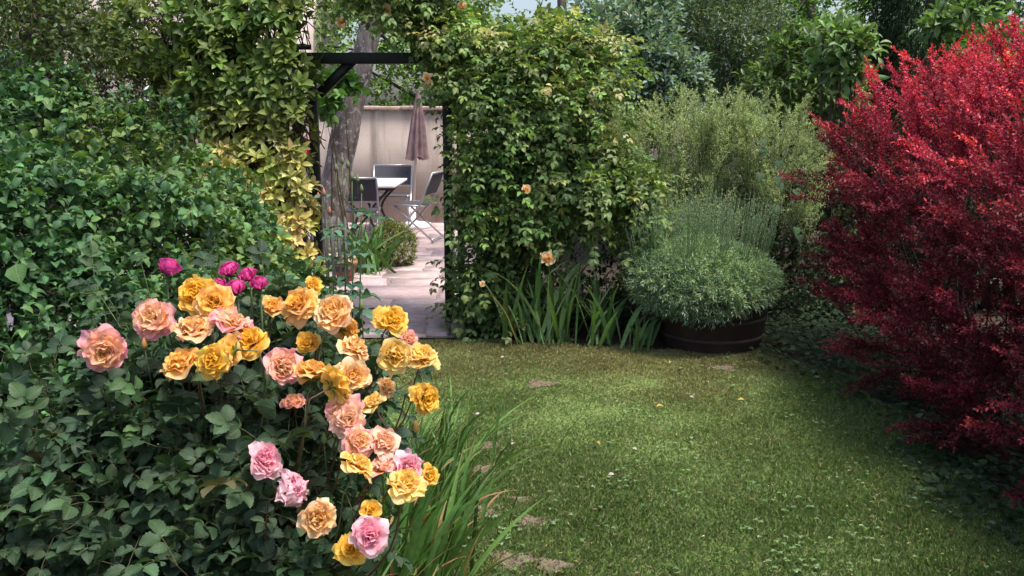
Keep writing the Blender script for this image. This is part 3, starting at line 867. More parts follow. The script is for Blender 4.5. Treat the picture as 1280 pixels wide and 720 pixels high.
r_ = bigleaf('shrub', 'bright green leafy shrub with a yellow leaf cluster above the red barberry', 'shrub', 1262, 7.4,
        [lobe(1255, 95, 7.2, .3, .3, .35), lobe(1215, 85, 7.3, .16, .3, .25), lobe(1300, 70, 7.2, .35, .3, .4)], 190, [(.09, .20, .05), (.13, .26, .06), (.06, .12, .03)], .075, .04, 34)
c = at(1264, 82, 6.9)
P = np.tile(c, (9, 1)) + rng.normal(0, .045, (9, 3)); D = nrm(rng.normal(0, 1, (9, 3)) + [0, -.4, -.2])
o = leaves_mesh('leaf_cluster', P, D, np.tile([0, -.8, .5], (9, 1)), .10, .06, 'oval', palette(9, [(.75, .55, .12), (.65, .5, .10)], .1), M_LEAF, r_)
o['label'] = 'yellow leaves'

# ================================================================== patio furniture
M_ALU = plain_mat("brushed_aluminium", (.52, .51, .54), .35, metal=.6, var=.1, bump=.05)
M_MESHF = plain_mat("charcoal_textilene", (.075, .075, .09), .7, var=.3, scale=60, bump=.2)
M_TOP = plain_mat("white_tabletop", (.80, .76, .78), .35, var=.05, bump=0)
M_DKMET = plain_mat("dark_metal", (.05, .045, .05), .45, var=.2, bump=.05)
PZ = .028
tx0, tx1, ty0, ty1 = -2.22, -1.40, 11.05, 12.35
tt_ = thing('patio_table', ((tx0 + tx1) / 2, (ty0 + ty1) / 2, PZ), 'white topped patio table with curved dark metal legs near the garden wall', 'table')
mb = MB(); mb.box(((tx0 + tx1) / 2, (ty0 + ty1) / 2, .725), (tx1 - tx0, ty1 - ty0, .03)); bevel(mb.build('tabletop', M_TOP, tt_), .008)
mb = MB(); mb.box(((tx0 + tx1) / 2, (ty0 + ty1) / 2, .693), (tx1 - tx0 - .12, ty1 - ty0 - .12, .03)); mb.build('apron', M_DKMET, tt_)
for sx in (0, 1):
    for sy in (0, 1):
        x0 = tx0 + .10 if sx == 0 else tx1 - .10; y0 = ty0 + .14 if sy == 0 else ty1 - .14
        cx_ = (tx0 + tx1) / 2
        s_ = np.linspace(0, 1, 12)
        xs = x0 + (cx_ - x0) * (.75 * np.sin(s_ * math.pi) ** 1.2)
        mb = MB(); mb.tube(np.c_[xs, np.full(12, y0), PZ + s_ * (.68 - PZ)], .017, 8); mb.build('leg', M_DKMET, tt_, smooth=True)
mb = MB(); mb.tube([[(tx0 + tx1) / 2, ty0 + .14, .36], [(tx0 + tx1) / 2, ty1 - .14, .36]], .012, 6); mb.build('stretcher', M_DKMET, tt_)

def local(o, loc, rz):
    o.location = loc; o.rotation_euler = (0, 0, rz)
def chair_local(label):
    # sitter faces +y, origin on the floor under the seat
    t = thing('folding_chair', (0, 0, 0), label, 'chair', 'folding chairs round the patio table')
    w = .262
    for s in (-1, 1):
        mb = MB(); mb.tube([[s * w, .30, .012], [s * w, .0, .32], [s * w, -.14, .47], [s * w, -.22, .66], [s * w, -.30, .85]], .0125, 8); mb.build('back_leg_frame', M_ALU, t, smooth=True)
        mb = MB(); mb.tube([[s * (w - .03), -.30, .012], [s * (w - .03), .0, .27], [s * (w - .03), .20, .455]], .0125, 8); mb.build('leg', M_ALU, t, smooth=True)
        mb = MB(); mb.tube([[s * (w - .012), -.19, .45], [s * (w - .012), .22, .465]], .011, 8); mb.build('seat_rail', M_ALU, t, smooth=True)
    for nm, p, q, r_ in (('back_rail', (-w, -.30, .85), (w, -.30, .85), .014), ('back_rail', (-w, -.185, .575), (w, -.185, .575), .011),
                         ('stretcher', (-w, .27, .04), (w, .27, .04), .010), ('stretcher', (-w + .03, -.27, .04), (w - .03, -.27, .04), .010)):
        mb = MB(); mb.tube([p, q], r_, 8); mb.build(nm, M_ALU, t, smooth=True)
    mb = MB()
    yb = np.array([-.292, -.25, -.20]); zb = np.array([.835, .70, .585])
    for k in range(2):
        for q in (0, .008):
            mb.add([[-w + .012, yb[k] + q, zb[k]], [w - .012, yb[k] + q, zb[k]], [w - .012, yb[k + 1] + q, zb[k + 1]], [-w + .012, yb[k + 1] + q, zb[k + 1]]], [[0, 1, 2, 3]])
    mb.build('backrest', M_MESHF, t)
    mb = MB(); mb.box((0, .015, .462), (w * 2 - .05, .41, .012)); bevel(mb.build('seat', M_MESHF, t), .004)
    return t
def copy_tree(o, parent=None):
    c = o.copy(); COL.objects.link(c)
    if parent: c.parent = parent
    for ch in list(o.children): copy_tree(ch, c)
    return c
ch1 = chair_local('charcoal folding chair seen from behind at the near end of the patio table')
ch2 = copy_tree(ch1); ch2['label'] = 'charcoal folding chair facing the camera at the far end of the table'
ch3 = copy_tree(ch1); ch3['label'] = 'charcoal folding chair standing sideways on the right of the patio table'
local(ch1, (-1.80, 10.62, PZ), R(4)); local(ch2, (-1.66, 12.62, PZ), R(180)); local(ch3, (-1.20, 11.45, PZ), R(78))
# small thing on the table
kt = at(455, 226, 11.8)
tr = thing('serving_tray', (kt[0], kt[1], .742), 'small dark tray lying on the white patio tabletop', 'tray')
mb = MB(); mb.lathe([(0, .742), (.11, .742), (.125, .755), (.13, .755), (.115, .748), (0, .748)], (kt[0], kt[1], 0), 24); mb.build('tray', M_DKMET, tr)

# parasol, closed
M_CANOPY = plain_mat("mauve_canvas", (.24, .155, .165), .85, scale=10, bump=.4, col2=(.13, .085, .09))
M_POLE = plain_mat("pale_pole", (.55, .50, .48), .5, var=.1, bump=.05)
ux = at(517, 283, 12.75); up_ = thing('parasol', (ux[0], 12.75, PZ), 'closed mauve parasol in a round white base before the garden wall', 'parasol')
top = at(523, 113, 12.75); bot = at(516, 275, 12.75)
mb = MB(); mb.tube([[bot[0], 12.75, PZ + .04], [(bot[0] * .4 + top[0] * .6), 12.75, 1.2], [top[0], 12.75, top[2] - .05]], .019, 10); mb.build('pole', M_POLE, up_, smooth=True)
mb = MB(); m_, n_ = 16, 48
V = []
for i in range(m_):
    f = i / (m_ - 1)
    z = top[2] - f * (top[2] - at(520, 198, 12.75)[2])
    cx_ = top[0] + (bot[0] + .02 - top[0]) * f * .55
    r0 = .02 + .105 * f ** .8
    for j in range(n_):
        a = j / n_ * 2 * math.pi
        rr = r0 * (1 + (.28 * math.cos(a * 8) + .12 * math.sin(a * 3 + f * 2)) * min(1, f * 2.2)) + (.02 * math.sin(a * 5 + 1) if i == m_ - 1 else 0)
        V.append([cx_ + rr * math.cos(a), 12.75 + rr * math.sin(a) * .9, z + (.03 * math.sin(a * 4) if i == m_ - 1 else 0)])
F = [[i * n_ + j, i * n_ + (j + 1) % n_, (i + 1) * n_ + (j + 1) % n_, (i + 1) * n_ + j] for i in range(m_ - 1) for j in range(n_)]
mb.add(V, F); mb.build('canopy', M_CANOPY, up_, smooth=True)
mb = MB(); mb.lathe([(0, .0), (.25, .0), (.26, .02), (.25, .06), (.08, .085), (.045, .10), (.045, .33), (.03, .34), (.022, .34)], (bot[0], 12.75, PZ), 32); mb.build('base', M_WHITE, up_, smooth=False)

# leaning tree on the patio
tree('old leaning tree with grey lichen bark growing beside the patio table', 'tree', [at(404, 330, 9.7)[0], 9.7, 0], at(492, -60, 9.9), .175, .10,
     [lobe(500, -70, 9.8, 1.5, .9, .5), lobe(560, -90, 10, 1.2, .9, .45)], 600, .3, 10, 'six', .055, .035, BRIGHT + G1, M_LEAF, trunk_mat=lichen_bark(), seed=41, name='leaning_tree',
     mid=at(425, 150, 9.7), limb0=23)
iv = shrub('climbing_vine', 'broad leaved green vine clothing the top of the leaning trunk', 'vine',
      [lobe(410, 130, 9.2, .12, .1, .16), lobe(428, 105, 9.3, .14, .1, .14)], 60, .14, 5, 'heart', .085, .085, [(.09, .20, .05), (.13, .26, .07), (.06, .13, .035)], M_LEAF,
      base=(at(410, 300, 9.4)[0], 9.4, 0), seed=42, upn=.3, nb=5, br=.012, view=False)

# box ball, iris and pot on the patio edge
g = on_ground(490, 338)
shrub('box_shrub', 'small clipped golden green bush at the corner of the patio bed', 'shrub',
      [(np.array([g[0] + .01, g[1] + .2, .22]), np.array([.235, .22, .25])), (np.array([g[0] - .06, g[1] + .2, .27]), np.array([.15, .15, .22]))],
      800, .07, 8, 'six', .022, .014, [(.18, .21, .055), (.26, .27, .08), (.10, .13, .04)], M_LEAF, base=(g[0], g[1] + .2, 0), seed=43, nb=8, br=.01, rough=.06)

def sword_clump(name, label, cat, c, n, H, W, cols, spread=.12, lean=.35, seed=0, droop=.5, group=None, dry=0.0, fan=None, root=None):
    r = np.random.default_rng(seed)
    if root is None: root = thing(name, (c[0], c[1], 0), label, cat, group)
    S = 9
    V, C, FF = [], [], []
    for i in range(n):
        a = r.random() * 6.28 if fan is None else fan + r.normal(0, .9)
        b = np.array([c[0] + r.normal(0, spread), c[1] + r.normal(0, spread), .0])
        h = H * r.uniform(.55, 1.12); ln = abs(r.normal(0, lean)) + .08
        dirx = np.array([math.cos(a), math.sin(a), 0])
        t = np.linspace(0, 1, S)
        dr = droop * r.uniform(.2, 1.3)
        isdry = r.random() < dry
        if isdry: dr *= 1.8; h *= .75
        P = b + dirx * (h * ln * t + h * dr * .55 * t ** 2.6)[:, None] + UP * (h * (t - dr * .42 * t ** 3.2))[:, None]
        P[:, 2] = np.maximum(P[:, 2], .012 + .01 * r.random())
        tw = r.random() * 6.28
        side = np.array([math.cos(tw), math.sin(tw), 0]); side = nrm(side - dirx * (side @ dirx) * .5)
        T = nrm(np.gradient(P, axis=0)); side = nrm(np.cross(np.cross(T, side), T))
        w = W * r.uniform(.7, 1.15) * np.clip(np.minimum(.55 + t * 1.2, (1 - t) * 2.4), 0.02, 1)
        if isdry: w *= .6
        nn = np.cross(T, side)
        L_ = P - side * w[:, None] / 2; R_ = P + side * w[:, None] / 2; Mi = P + nn * (w * .18)[:, None]
        base = len(V) * 0 + (sum(len(v) for v in V))
        V.append(np.stack([L_, Mi, R_], 1).reshape(-1, 3))
        cc = palette(1, [(.25, .14, .07), (.30, .20, .10)], .2)[0] if isdry else np.asarray(cols)[r.integers(len(cols))] * math.exp(r.normal(0, .15))
        tipb = np.clip((t - .8) * 4, 0, 1)[:, None] * (r.random() < .35)
        ck = cc * (1 - tipb) + np.array([.22, .13, .06]) * tipb
        ck = ck * (1 + .35 * (1 - t[:, None]) * np.array([1.2, 1, .6]) * .6)
        C.append(np.repeat(ck, 3, 0) * np.tile([1, 1.12, 1], S)[:, None])
        for k in range(S - 1):
            q = base + k * 3
            FF += [[q, q + 1, q + 4, q + 3], [q + 1, q + 2, q + 5, q + 4]]
    V = np.concatenate(V); C = np.concatenate(C)
    new_mesh('leaves', V, np.array(FF), np.full(len(FF), 4), M_LEAF, root, col=C, smooth=True)
    return root
g = on_ground(455, 345)
SW = [(.07, .16, .04), (.10, .20, .055), (.05, .12, .03)]
sword_clump('iris', 'green iris clump left of the clipped golden bush on the patio', 'iris', (g[0] + .02, g[1] + .1), 46, .62, .045, SW, .11, .35, 51)
M_TERRA = plain_mat("terracotta", (.42, .17, .09), .85, scale=14, bump=.3, col2=(.26, .11, .06))
g = on_ground(437, 352)
pt = thing('flower_pot', (g[0] - .02, g[1] - .1, PZ), 'small terracotta pot of pale flowers beside the picket fence', 'flower pot')
mb = MB(); mb.lathe([(0, 0), (.075, 0), (.105, .16), (.12, .16), (.12, .195), (.10, .195), (.095, .165), (0, .16)], (g[0] - .02, g[1] - .1, PZ), 28); mb.build('pot', M_TERRA, pt, smooth=False)
P = np.array([g[0] - .02, g[1] - .1, .24]) + rng.normal(0, .05, (60, 3)) * [1, 1, .6]
leaves_mesh('foliage', P, nrm(rng.normal(0, 1, (60, 3)) + UP), np.tile(UP, (60, 1)), .05, .03, 'six', palette(60, G1, .2), M_LEAF, pt)
P = np.array([g[0] - .02, g[1] - .15, .27]) + rng.normal(0, .05, (26, 3)) * [1, .6, .5]
leaves_mesh('flowers', P, nrm(rng.normal(0, 1, (26, 3)) + [0, -1, .6]), np.tile([0, -.8, .5], (26, 1)), .032, .03, 'six', palette(26, [(.8, .72, .68)], .1), M_PETAL, pt)
# low picket fence
M_PICK = plain_mat("weathered_grey_wood", (.17, .16, .155), .85, scale=18, bump=.5, stretch=(3, 3, .5), col2=(.08, .075, .075))
fx0, fx1 = at(392, 300, 8.35)[0], at(432, 300, 8.35)[0]
pf = thing('picket_fence', ((fx0 + fx1) / 2, 8.35, 0), 'low weathered grey picket fence between the arch and the patio pots', 'fence')
k = 6
for i in range(k):
    x = fx0 + (fx1 - fx0) * i / (k - 1)
    mb = MB(); hh = .66 + rng.normal(0, .008)
    V = [[x - .016, 8.34, .02], [x + .016, 8.34, .02], [x + .016, 8.34, hh - .03], [x, 8.34, hh], [x - .016, 8.34, hh - .03]]
    V = V + [[a_, b_ + .016, c_] for a_, b_, c_ in V]
    mb.add(V, [[4, 3, 2, 1, 0], [5, 6, 7, 8, 9]] + [[i_, (i_ + 1) % 5, 5 + (i_ + 1) % 5, 5 + i_] for i_ in range(5)])
    mb.build('picket', M_PICK, pf)
for z in (.18, .52):
    mb = MB(); mb.box(((fx0 + fx1) / 2, 8.372, z), (fx1 - fx0 + .06, .024, .045)); mb.build('rail', M_PICK, pf)
# red flowers by the left post
g = G(386, 8.9)
rr_ = thing('geranium', g, 'slender plant with red flowers just left of the dark arch post', 'geranium')
hd = at(386, 186, 8.9)
mb = MB()
for k in range(5):
    mb.tube([g + rng.normal(0, .03, 3) * [1, 1, 0], (g + hd) / 2 + rng.normal(0, .03, 3), hd + rng.normal(0, .04, 3)], .004, 5, (.1, .16, .05))
mb.build('stems', M_STEM, rr_)
P = hd + rng.normal(0, 1, (90, 3)) * [.035, .035, .06]
leaves_mesh('flowers', P, nrm(rng.normal(0, 1, (90, 3))), nrm(rng.normal(0, .5, (90, 3)) + [0, -1, .5]), .035, .03, 'six', palette(90, [(.75, .02, .07), (.85, .05, .16)], .15), M_PETAL, rr_)
P = g + np.c_[rng.normal(0, .05, 160), rng.normal(0, .05, 160), rng.uniform(.15, hd[2] - .1, 160)]
leaves_mesh('foliage', P, nrm(rng.normal(0, 1, (160, 3))), np.tile(UP, (160, 1)), .05, .045, 'six', palette(160, G1, .15), M_LEAF, rr_)

# ================================================================== the arch
AY = 6.9
ar = thing('garden_arch', (at(480, 300, AY)[0], AY, 0), 'dark stained wooden garden arch with a corner brace framing the patio', 'arch')
zt = at(480, 66, AY)[2]; zb = at(480, 80, AY)[2]
xl, xr2 = at(398, 300, AY)[0], at(561, 300, AY)[0]
for x, w_ in ((xl, .062), (xr2, .066), (at(576.5, 300, AY)[0], .05), (at(386, 300, AY)[0] - .03, .03)):
    mb = MB(); mb.box((x, AY, zb / 2), (w_, .07, zb)); bevel(mb.build('post', M_BLACK, ar), .004)
mb = MB(); mb.box(((xl + xr2) / 2 + .05, AY, (zt + zb) / 2), (xr2 - xl + .7, .075, zt - zb)); bevel(mb.build('beam', M_BLACK, ar), .004)
a, b = at(399, 118, AY), at(440, 76, AY)
mb = MB(); d = nrm(b - a); nn = np.array([-d[2], 0, d[0]]) * .035
V = []
for yv in (AY - .025, AY + .025):
    for q in (a - nn, b - nn, b + nn, a + nn): V.append([q[0], yv, q[2]])
mb.add(V, [[0, 1, 2, 3], [7, 6, 5, 4], [0, 4, 5, 1], [1, 5, 6, 2], [2, 6, 7, 3], [3, 7, 4, 0]]); mb.build('brace', M_BLACK, ar)
for k in range(9):
    z = .18 + k * .21
    mb = MB(); mb.box(((xr2 + at(576.5, 300, AY)[0]) / 2, AY + .002, z), (.11, .018, .018)); mb.build('rung', M_BLACK, ar)
M_STONE = plain_mat("step_stone", (.30, .25, .22), .9, scale=18, bump=.6, col2=(.17, .14, .12))
g = on_ground(572, 424)
st = MB(); st.box((g[0], g[1] + .22, .05), (.10, .36, .11)); o = bevel(st.build('kerb_stone', M_STONE), .012)
tag(o, 'short weathered stone block at the foot of the right arch post', 'kerb stone')

# ================================================================== golden climber on the left
GOLD = [(.17, .20, .04), (.25, .25, .06), (.10, .14, .03), (.33, .27, .08)]
def rosette_climber():
    lobes = [lobe(350, 40, 6.7, .36, .28, .40), lobe(355, 130, 6.6, .30, .25, .42), lobe(345, 230, 6.5, .34, .28, .45), lobe(365, 300, 6.5, .28, .28, .35), lobe(300, 250, 6.5, .30, .28, .35),
             lobe(330, 350, 6.4, .5, .3, .3), lobe(345, 420, 6.4, .45, .3, .4)]
    P, Nn = sample_lobes(lobes + [lobe(378, 180, 6.5, .18, .2, .4), lobe(350, 60, 6.6, .22, .2, .35), lobe(305, 175, 6.55, .28, .2, .35), lobe(290, 90, 6.6, .3, .2, .3)], 1150, .15, 61, .2)
    P2, N2 = sample_lobes([lobe(235, 28, 6.8, .62, .26, .30), lobe(190, 55, 6.8, .4, .26, .20), lobe(265, 100, 6.8, .45, .25, .2), lobe(240, 150, 6.9, .4, .2, .14)], 290, .2, 62, .2)
    P = np.concatenate([P, P2]); Nn = np.concatenate([Nn, N2])
    ok = P[:, 0] < at(387, 200, 6.6)[0] - .03 * np.clip(P[:, 2] - 1.6, 0, 1)
    P, Nn = P[ok], Nn[ok]
    base = G(340, 6.8)
    root = thing('golden_climber', base, 'golden green climber with starry leaf rosettes covering the left of the arch', 'climber')
    D = nrm(Nn * .8 + UP * .35 + [0, -.3, 0] + rng.normal(0, .35, (len(P), 3)))
    n = len(P); K = 8
    ph = np.arange(K)[None] * 2.4 + rng.random((n, 1)) * 6.28
    A = nrm(np.cross(D, UP)); B = np.cross(D, A)
    a = np.linspace(R(82), R(42), K)[None] + rng.normal(0, .15, (n, K))
    rad = np.cos(ph)[..., None] * A[:, None] + np.sin(ph)[..., None] * B[:, None]
    LD = nrm(np.cos(a)[..., None] * D[:, None] + np.sin(a)[..., None] * rad)
    pos = P[:, None] + D[:, None] * np.linspace(0, .035, K)[None, :, None] + rad * .004
    LN = np.broadcast_to(D[:, None] * .9 + UP * .4, LD.shape)
    z = P[:, 2]
    low = np.clip((1.75 - z) / .9, 0, 1)[:, None]          # new growth low down is more yellow
    c = palette(n, [(.12, .19, .04), (.19, .25, .06), (.08, .14, .035)], .18) * (1 - low) + palette(n, [(.50, .42, .13), (.62, .46, .22), (.34, .38, .10)], .15) * low
    side = np.clip((P[:, 0] - at(385, 0, 6.7)[0]) / .12, 0, 1)[:, None] * .7
    c = c * (1 - side) + np.array([.55, .46, .30]) * side
    c = np.repeat(c, K, 0) * np.exp(rng.normal(0, .15, (n * K, 1)))
    c[::K] *= 1.1
    L_ = rng.uniform(.065, .105, n * K)
    leaves_mesh('foliage', pos.reshape(-1, 3), LD.reshape(-1, 3), LN.reshape(-1, 3), L_, L_ * .46, 'oval', c, M_LEAF, root, zf=.7)
    tw = np.stack([P - D * .28 - UP * .08, P - D * .18 - UP * .02, P - D * .08, P + D * .02], 1)
    stems_mesh('twigs', tw, np.array([.005, .004, .003, .0025])[None], M_STEM, root, (.05, .035, .025))
    idx = rng.choice(n, 26, replace=False)
    branches(root, base, (P - D * .28)[idx], M_STEM, (.035, .028, .022), .028, .007, .12)
rosette_climber()

# trellis frame behind the climber (dark bars seen against the light wall)
tl = thing('trellis', G(270, 7.05), 'dark wooden trellis panel carrying the golden climber left of the arch', 'trellis')
for px in (205, 262, 322, 375):
    x = at(px, 200, 7.05)[0]; mb = MB(); mb.box((x, 7.05, 1.05), (.05, .04, 2.1)); mb.build('upright', M_BLACK, tl)
for z in (.5, 1.0, 1.62, 2.08):
    mb = MB(); mb.box((at(290, 200, 7.05)[0], 7.092, z), (1.25, .04, .035)); mb.build('bar', M_BLACK, tl)

# dark tree at top left
tree('dark trunked tree in the upper left corner behind the green shrub', 'tree', G(48, 6.2), at(45, -80, 6.2), .13, .11,
     [lobe(45, 30, 5.7, .35, .25, .2), lobe(90, 70, 6.2, .4, .3, .15), lobe(20, -40, 6.2, .6, .5, .25), lobe(140, 20, 7.4, .5, .4, .3), lobe(70, 60, 7.6, .6, .5, .35), lobe(150, 110, 7.6, .5, .4, .4)],
     1300, .28, 10, 'six', .045, .025, [(.05, .09, .025), (.09, .13, .035), (.03, .055, .02)], M_LEAF, seed=71, trunk_mat=plain_mat('dark_bark', (.05, .04, .04), .95, scale=9, bump=1.0, dist=.05, col2=(.02, .016, .016)))

# ================================================================== rambling rose over the arch
rl = [lobe(470, 40, 6.9, .38, .38, .20), lobe(555, 40, 6.9, .36, .40, .22), lobe(650, 105, 6.8, .40, .40, .33), lobe(700, 110, 6.7, .30, .40, .42),
      lobe(620, 150, 6.7, .34, .40, .38), lobe(590, 215, 6.6, .22, .34, .34), lobe(605, 300, 6.6, .16, .25, .35), lobe(620, 370, 6.65, .2, .2, .22),
      lobe(665, 210, 6.65, .32, .3, .25), lobe(730, 215, 6.55, .32, .28, .20), lobe(650, 280, 6.9, .12, .15, .2), lobe(785, 250, 6.5, .2, .22, .12), lobe(490, -10, 6.9, .65, .45, .25), lobe(430, 15, 6.9, .3, .3, .2)]
base = G(600, 6.8)
ram = thing('rambling_rose', base, 'rambling rose with cream flowers smothering the top and right of the arch', 'rambling rose')
P, Nn = sample_lobes(rl, 1350, .3, 81, .25, gap=.7)
D = nrm(Nn * .8 + UP * .22 + np.array([.12, -.1, 0]) + rng.normal(0, .4, (len(P), 3)))
P0 = P - D * .13
# keep the doorway open
def not_door(P):
    px = 640 + F_PX * P[:, 0] / (P[:, 1] * math.cos(PITCH) - (P[:, 2] - 1.6) * math.sin(PITCH))
    return ~((P[:, 0] > xl - .05) & (P[:, 0] < xr2 + .035) & (P[:, 2] < zt + .30 + .9 * np.clip(xl + .25 - P[:, 0], 0, 1) - 1.7 * np.clip(P[:, 0] - (xl + .66), 0, 1)))
ok = not_door(P) & not_door(P0) & not_door(P + D * .14)
P, P0, D, Nn = P[ok], P0[ok], D[ok], Nn[ok]
RC = [(.10, .17, .05), (.13, .21, .06), (.07, .125, .04), (.19, .26, .10)]
rose_foliage(ram, P0, D, rng.uniform(.22, .46, len(P)), 8, 5, .052, .031, RC, M_LEAF, leaf='oval', patch=([(.22, .31, .09), (.30, .34, .11), (.18, .27, .07)], 3.0, 1.15), seed=82, tips=((.27, .27, .09), .8, .08), bend=-.38)
P3, N3 = sample_lobes([lobe(728, 90, 6.6, .20, .2, .24), lobe(600, 170, 6.5, .20, .15, .16), lobe(560, 45, 6.6, .25, .2, .1), lobe(575, 260, 6.4, .10, .1, .2), lobe(690, 60, 6.6, .15, .2, .1)], 160, .1, 83, .2)
D3 = nrm(N3 * .7 + np.array([.1, -.3, .15]) + rng.normal(0, .4, (len(P3), 3)))
ok = not_door(P3) & not_door(P3 + D3 * .2)
rose_foliage(ram, (P3 - D3 * .1)[ok], D3[ok], rng.uniform(.2, .36, ok.sum()), 7, 5, .045, .026, [(.24, .35, .09), (.31, .38, .12), (.20, .32, .08), (.36, .34, .15)], M_LEAF, bend=-.3)
idx = rng.choice(np.where(P0[:, 0] > xr2 + .1)[0], 30, replace=False)
branches(ram, base, P0[idx], M_STEM, (.04, .04, .025), .012, .004, .07)
CRM = (.88, .66, .30); CRE = (.93, .80, .55)
for i, (px, py, Y, d) in enumerate([(685, 323, 6.1, 18), (559, 42, 6.45, 16), (534, 98, 6.4, 13), (658, 237, 6.1, 12), (578, 8, 6.5, 13), (484, 14, 6.5, 14), (427, 28, 6.55, 14), (745, 130, 6.4, 10), (603, 355, 6.1, 8)]):
    c = at(px, py, Y)
    bloom(ram, c, d / F_PX * Y * 1.15, nrm(EYE - c + [rng.normal(0, 1), 0, 1.5]), (.85, .35, .04), CRM, CRE, n=11, openness=1.0, seed=300 + i, name='bloom', mix=.95, wide=1.25)
mb = MB(); c = at(685, 327, 6.12); mb.tube([c, c + [.03, .1, -.15], c + [.0, .25, -.32]], .003, 5, (.1, .16, .05)); mb.build('flower_stem', M_STEM, ram)

# ================================================================== grey-green feathery shrub
FE = [(.27, .36, .18), (.34, .43, .23), (.20, .28, .14), (.40, .47, .27)]
fl = [lobe(800, 190, 7.2, .46, .4, .36), lobe(870, 178, 7.2, .5, .4, .38), lobe(950, 180, 7.2, .46, .4, .36), lobe(985, 230, 7.0, .28, .3, .30), lobe(860, 270, 7.0, .5, .35, .28), lobe(770, 250, 7.0, .28, .3, .33)]
fs = thing('feathery_shrub', G(880, 7.4), 'grey green feathery shrub with fine upright sprays behind the lavender', 'shrub')
P, Nn = sample_lobes(fl, 520, .25, 91, .22, gap=.5)
D = nrm(Nn * .5 + UP * .95 + rng.normal(0, .25, (len(P), 3)))
L_ = rng.uniform(.28, .55, len(P)); P0 = P - D * (L_ * .7)[:, None]
sp, sdir, sl, mline, mid_, mt = plumes(P0, D, L_, 13, .12, .9, bend=-.10)
K = 12
pos, LD, LN, line, sid, t = sprigs(sp, sdir, sl, K, ang=45, bend=-.15, t0=.08)
c = palette(len(P), FE, .15)[mid_[sid]] * np.exp(rng.normal(0, .15, (len(pos), 1)))
q = np.clip(mt[sid] * .7 + t * .5 - .5, 0, .6)[:, None]
c = c * (1 - q) + np.array([.38, .44, .25]) * q
leaves_mesh('foliage', pos, LD, LN, rng.uniform(.014, .026, len(pos)), .0055, 'tiny', c, M_MATT, fs)
stems_mesh('twigs', line, np.array([.0014, .0012, .001, .0008])[None], M_STEM, fs, (.22, .25, .12))
stems_mesh('shoots', mline, np.array([.003, .0026, .002, .0016, .001])[None], M_STEM, fs, (.14, .15, .08))
branches(fs, G(880, 7.4), P0[::16], M_STEM, (.06, .05, .03), .012, .004, .15)

# dark evergreen mass behind it all along the border
shrub('hedge', 'dark evergreen hedge behind the feathery shrub and the lavender tub', 'hedge',
      [lobe(740, 330, 7.5, .6, .3, .7), lobe(860, 330, 7.7, .8, .35, .9), lobe(980, 330, 7.5, .8, .35, .9), lobe(1100, 300, 7.9, .9, .4, 1.1), lobe(1250, 280, 7.6, 1.0, .4, 1.2), lobe(680, 400, 7.3, .5, .3, .5), lobe(1010, 390, 7.1, .5, .3, .4), lobe(950, 330, 7.1, .4, .25, .5)],
      2200, .24, 9, 'six', .05, .03, DARK, M_LEAF, base=G(900, 7.6), seed=92, nb=20, rough=.1)
# wild bindweed leaves in the gap
P = np.array([at(x_, y_, 6.6) for x_, y_ in ((980, 222), (975, 240), (972, 262), (958, 190), (945, 178), (985, 250), (1000, 300), (965, 205), (990, 275), (940, 200))]) + rng.normal(0, .05, (10, 3))
bw = thing('bindweed', G(980, 6.6), 'heart shaped green leaves hanging in the dark gap left of the barberry', 'bindweed')
leaves_mesh('foliage', P, nrm(np.c_[rng.normal(0, .4, 10), -np.ones(10) * .5, -np.ones(10)]), nrm(np.c_[rng.normal(0, .3, 10), -np.ones(10), np.ones(10) * .8]), .065, .062, 'heart', palette(10, [(.04, .08, .035), (.06, .11, .05)], .2), M_MATT, bw)
mb = MB(); pts = [at(x_, y_, 6.62) for x_, y_ in ((945, 175), (965, 200), (975, 235), (985, 270), (1000, 320), (990, 400))]; pts.append(G(985, 6.6)); mb.tube(pts, .003, 5, (.06, .09, .04)); mb.build('stem', M_STEM, bw)

# ================================================================== lavender in a tub
tc_ = on_ground(902, 446); tcx, tcy = tc_[0], tc_[1] + .36
M_TUB = plain_mat("rusty_brown_tub", (.07, .036, .028), .85, scale=7, bump=.4, col2=(.035, .022, .02), dist=.01, stretch=(1, 1, .6))
lav = thing('planter', (tcx, tcy, 0), 'rusty brown round tub under the lavender at the back of the lawn', 'planter')
mb = MB(); mb.lathe([(0, .004), (.33, .004), (.345, .02), (.385, .30), (.41, .305), (.415, .35), (.395, .36), (.375, .35), (.37, .30), (0, .29)], (tcx, tcy, 0), 48); mb.build('tub', M_TUB, lav)
for z in (.09, .22):
    mb = MB(); r0 = .345 + (z - .02) / .28 * .04
    mb.lathe([(r0 + .001, z - .014), (r0 + .007, z - .012), (r0 + .009, z + .012), (r0 + .003, z + .014)], (tcx, tcy, 0), 48); mb.build('hoop', M_TUB, lav)
mb = MB(); mb.lathe([(0, .335), (.365, .325)], (tcx, tcy, 0), 32); mb.build('soil', M_SOIL, lav)
LV = [(.22, .33, .20), (.30, .42, .27), (.15, .24, .13), (.44, .53, .40)]
lc = at(876, 342, tcy - .05)
lr = shrub('lavender', 'silver green lavender mound with tall green spikes growing in the tub', 'lavender',
      [(lc + [-.02, 0, .03], np.array([.44, .40, .21])), (lc + [-.20, -.05, -.02], np.array([.30, .33, .22])), (lc + [.22, -.05, -.02], np.array([.28, .33, .2])), (lc + [0, -.12, -.08], np.array([.4, .35, .2]))],
      3300, .11, 13, 'tiny', .036, .0052, LV, M_MATT, base=(tcx, tcy, .33), seed=95, outw=.8, upw=.25, jitd=.4, ang=42, bend=-.1, rough=.07, nb=40, br=.008, stemr=.0012, stemcol=(.16, .2, .12), zmin=.2)
n = 430
a_ = rng.random(n) * 6.28; q_ = np.sqrt(rng.random(n))
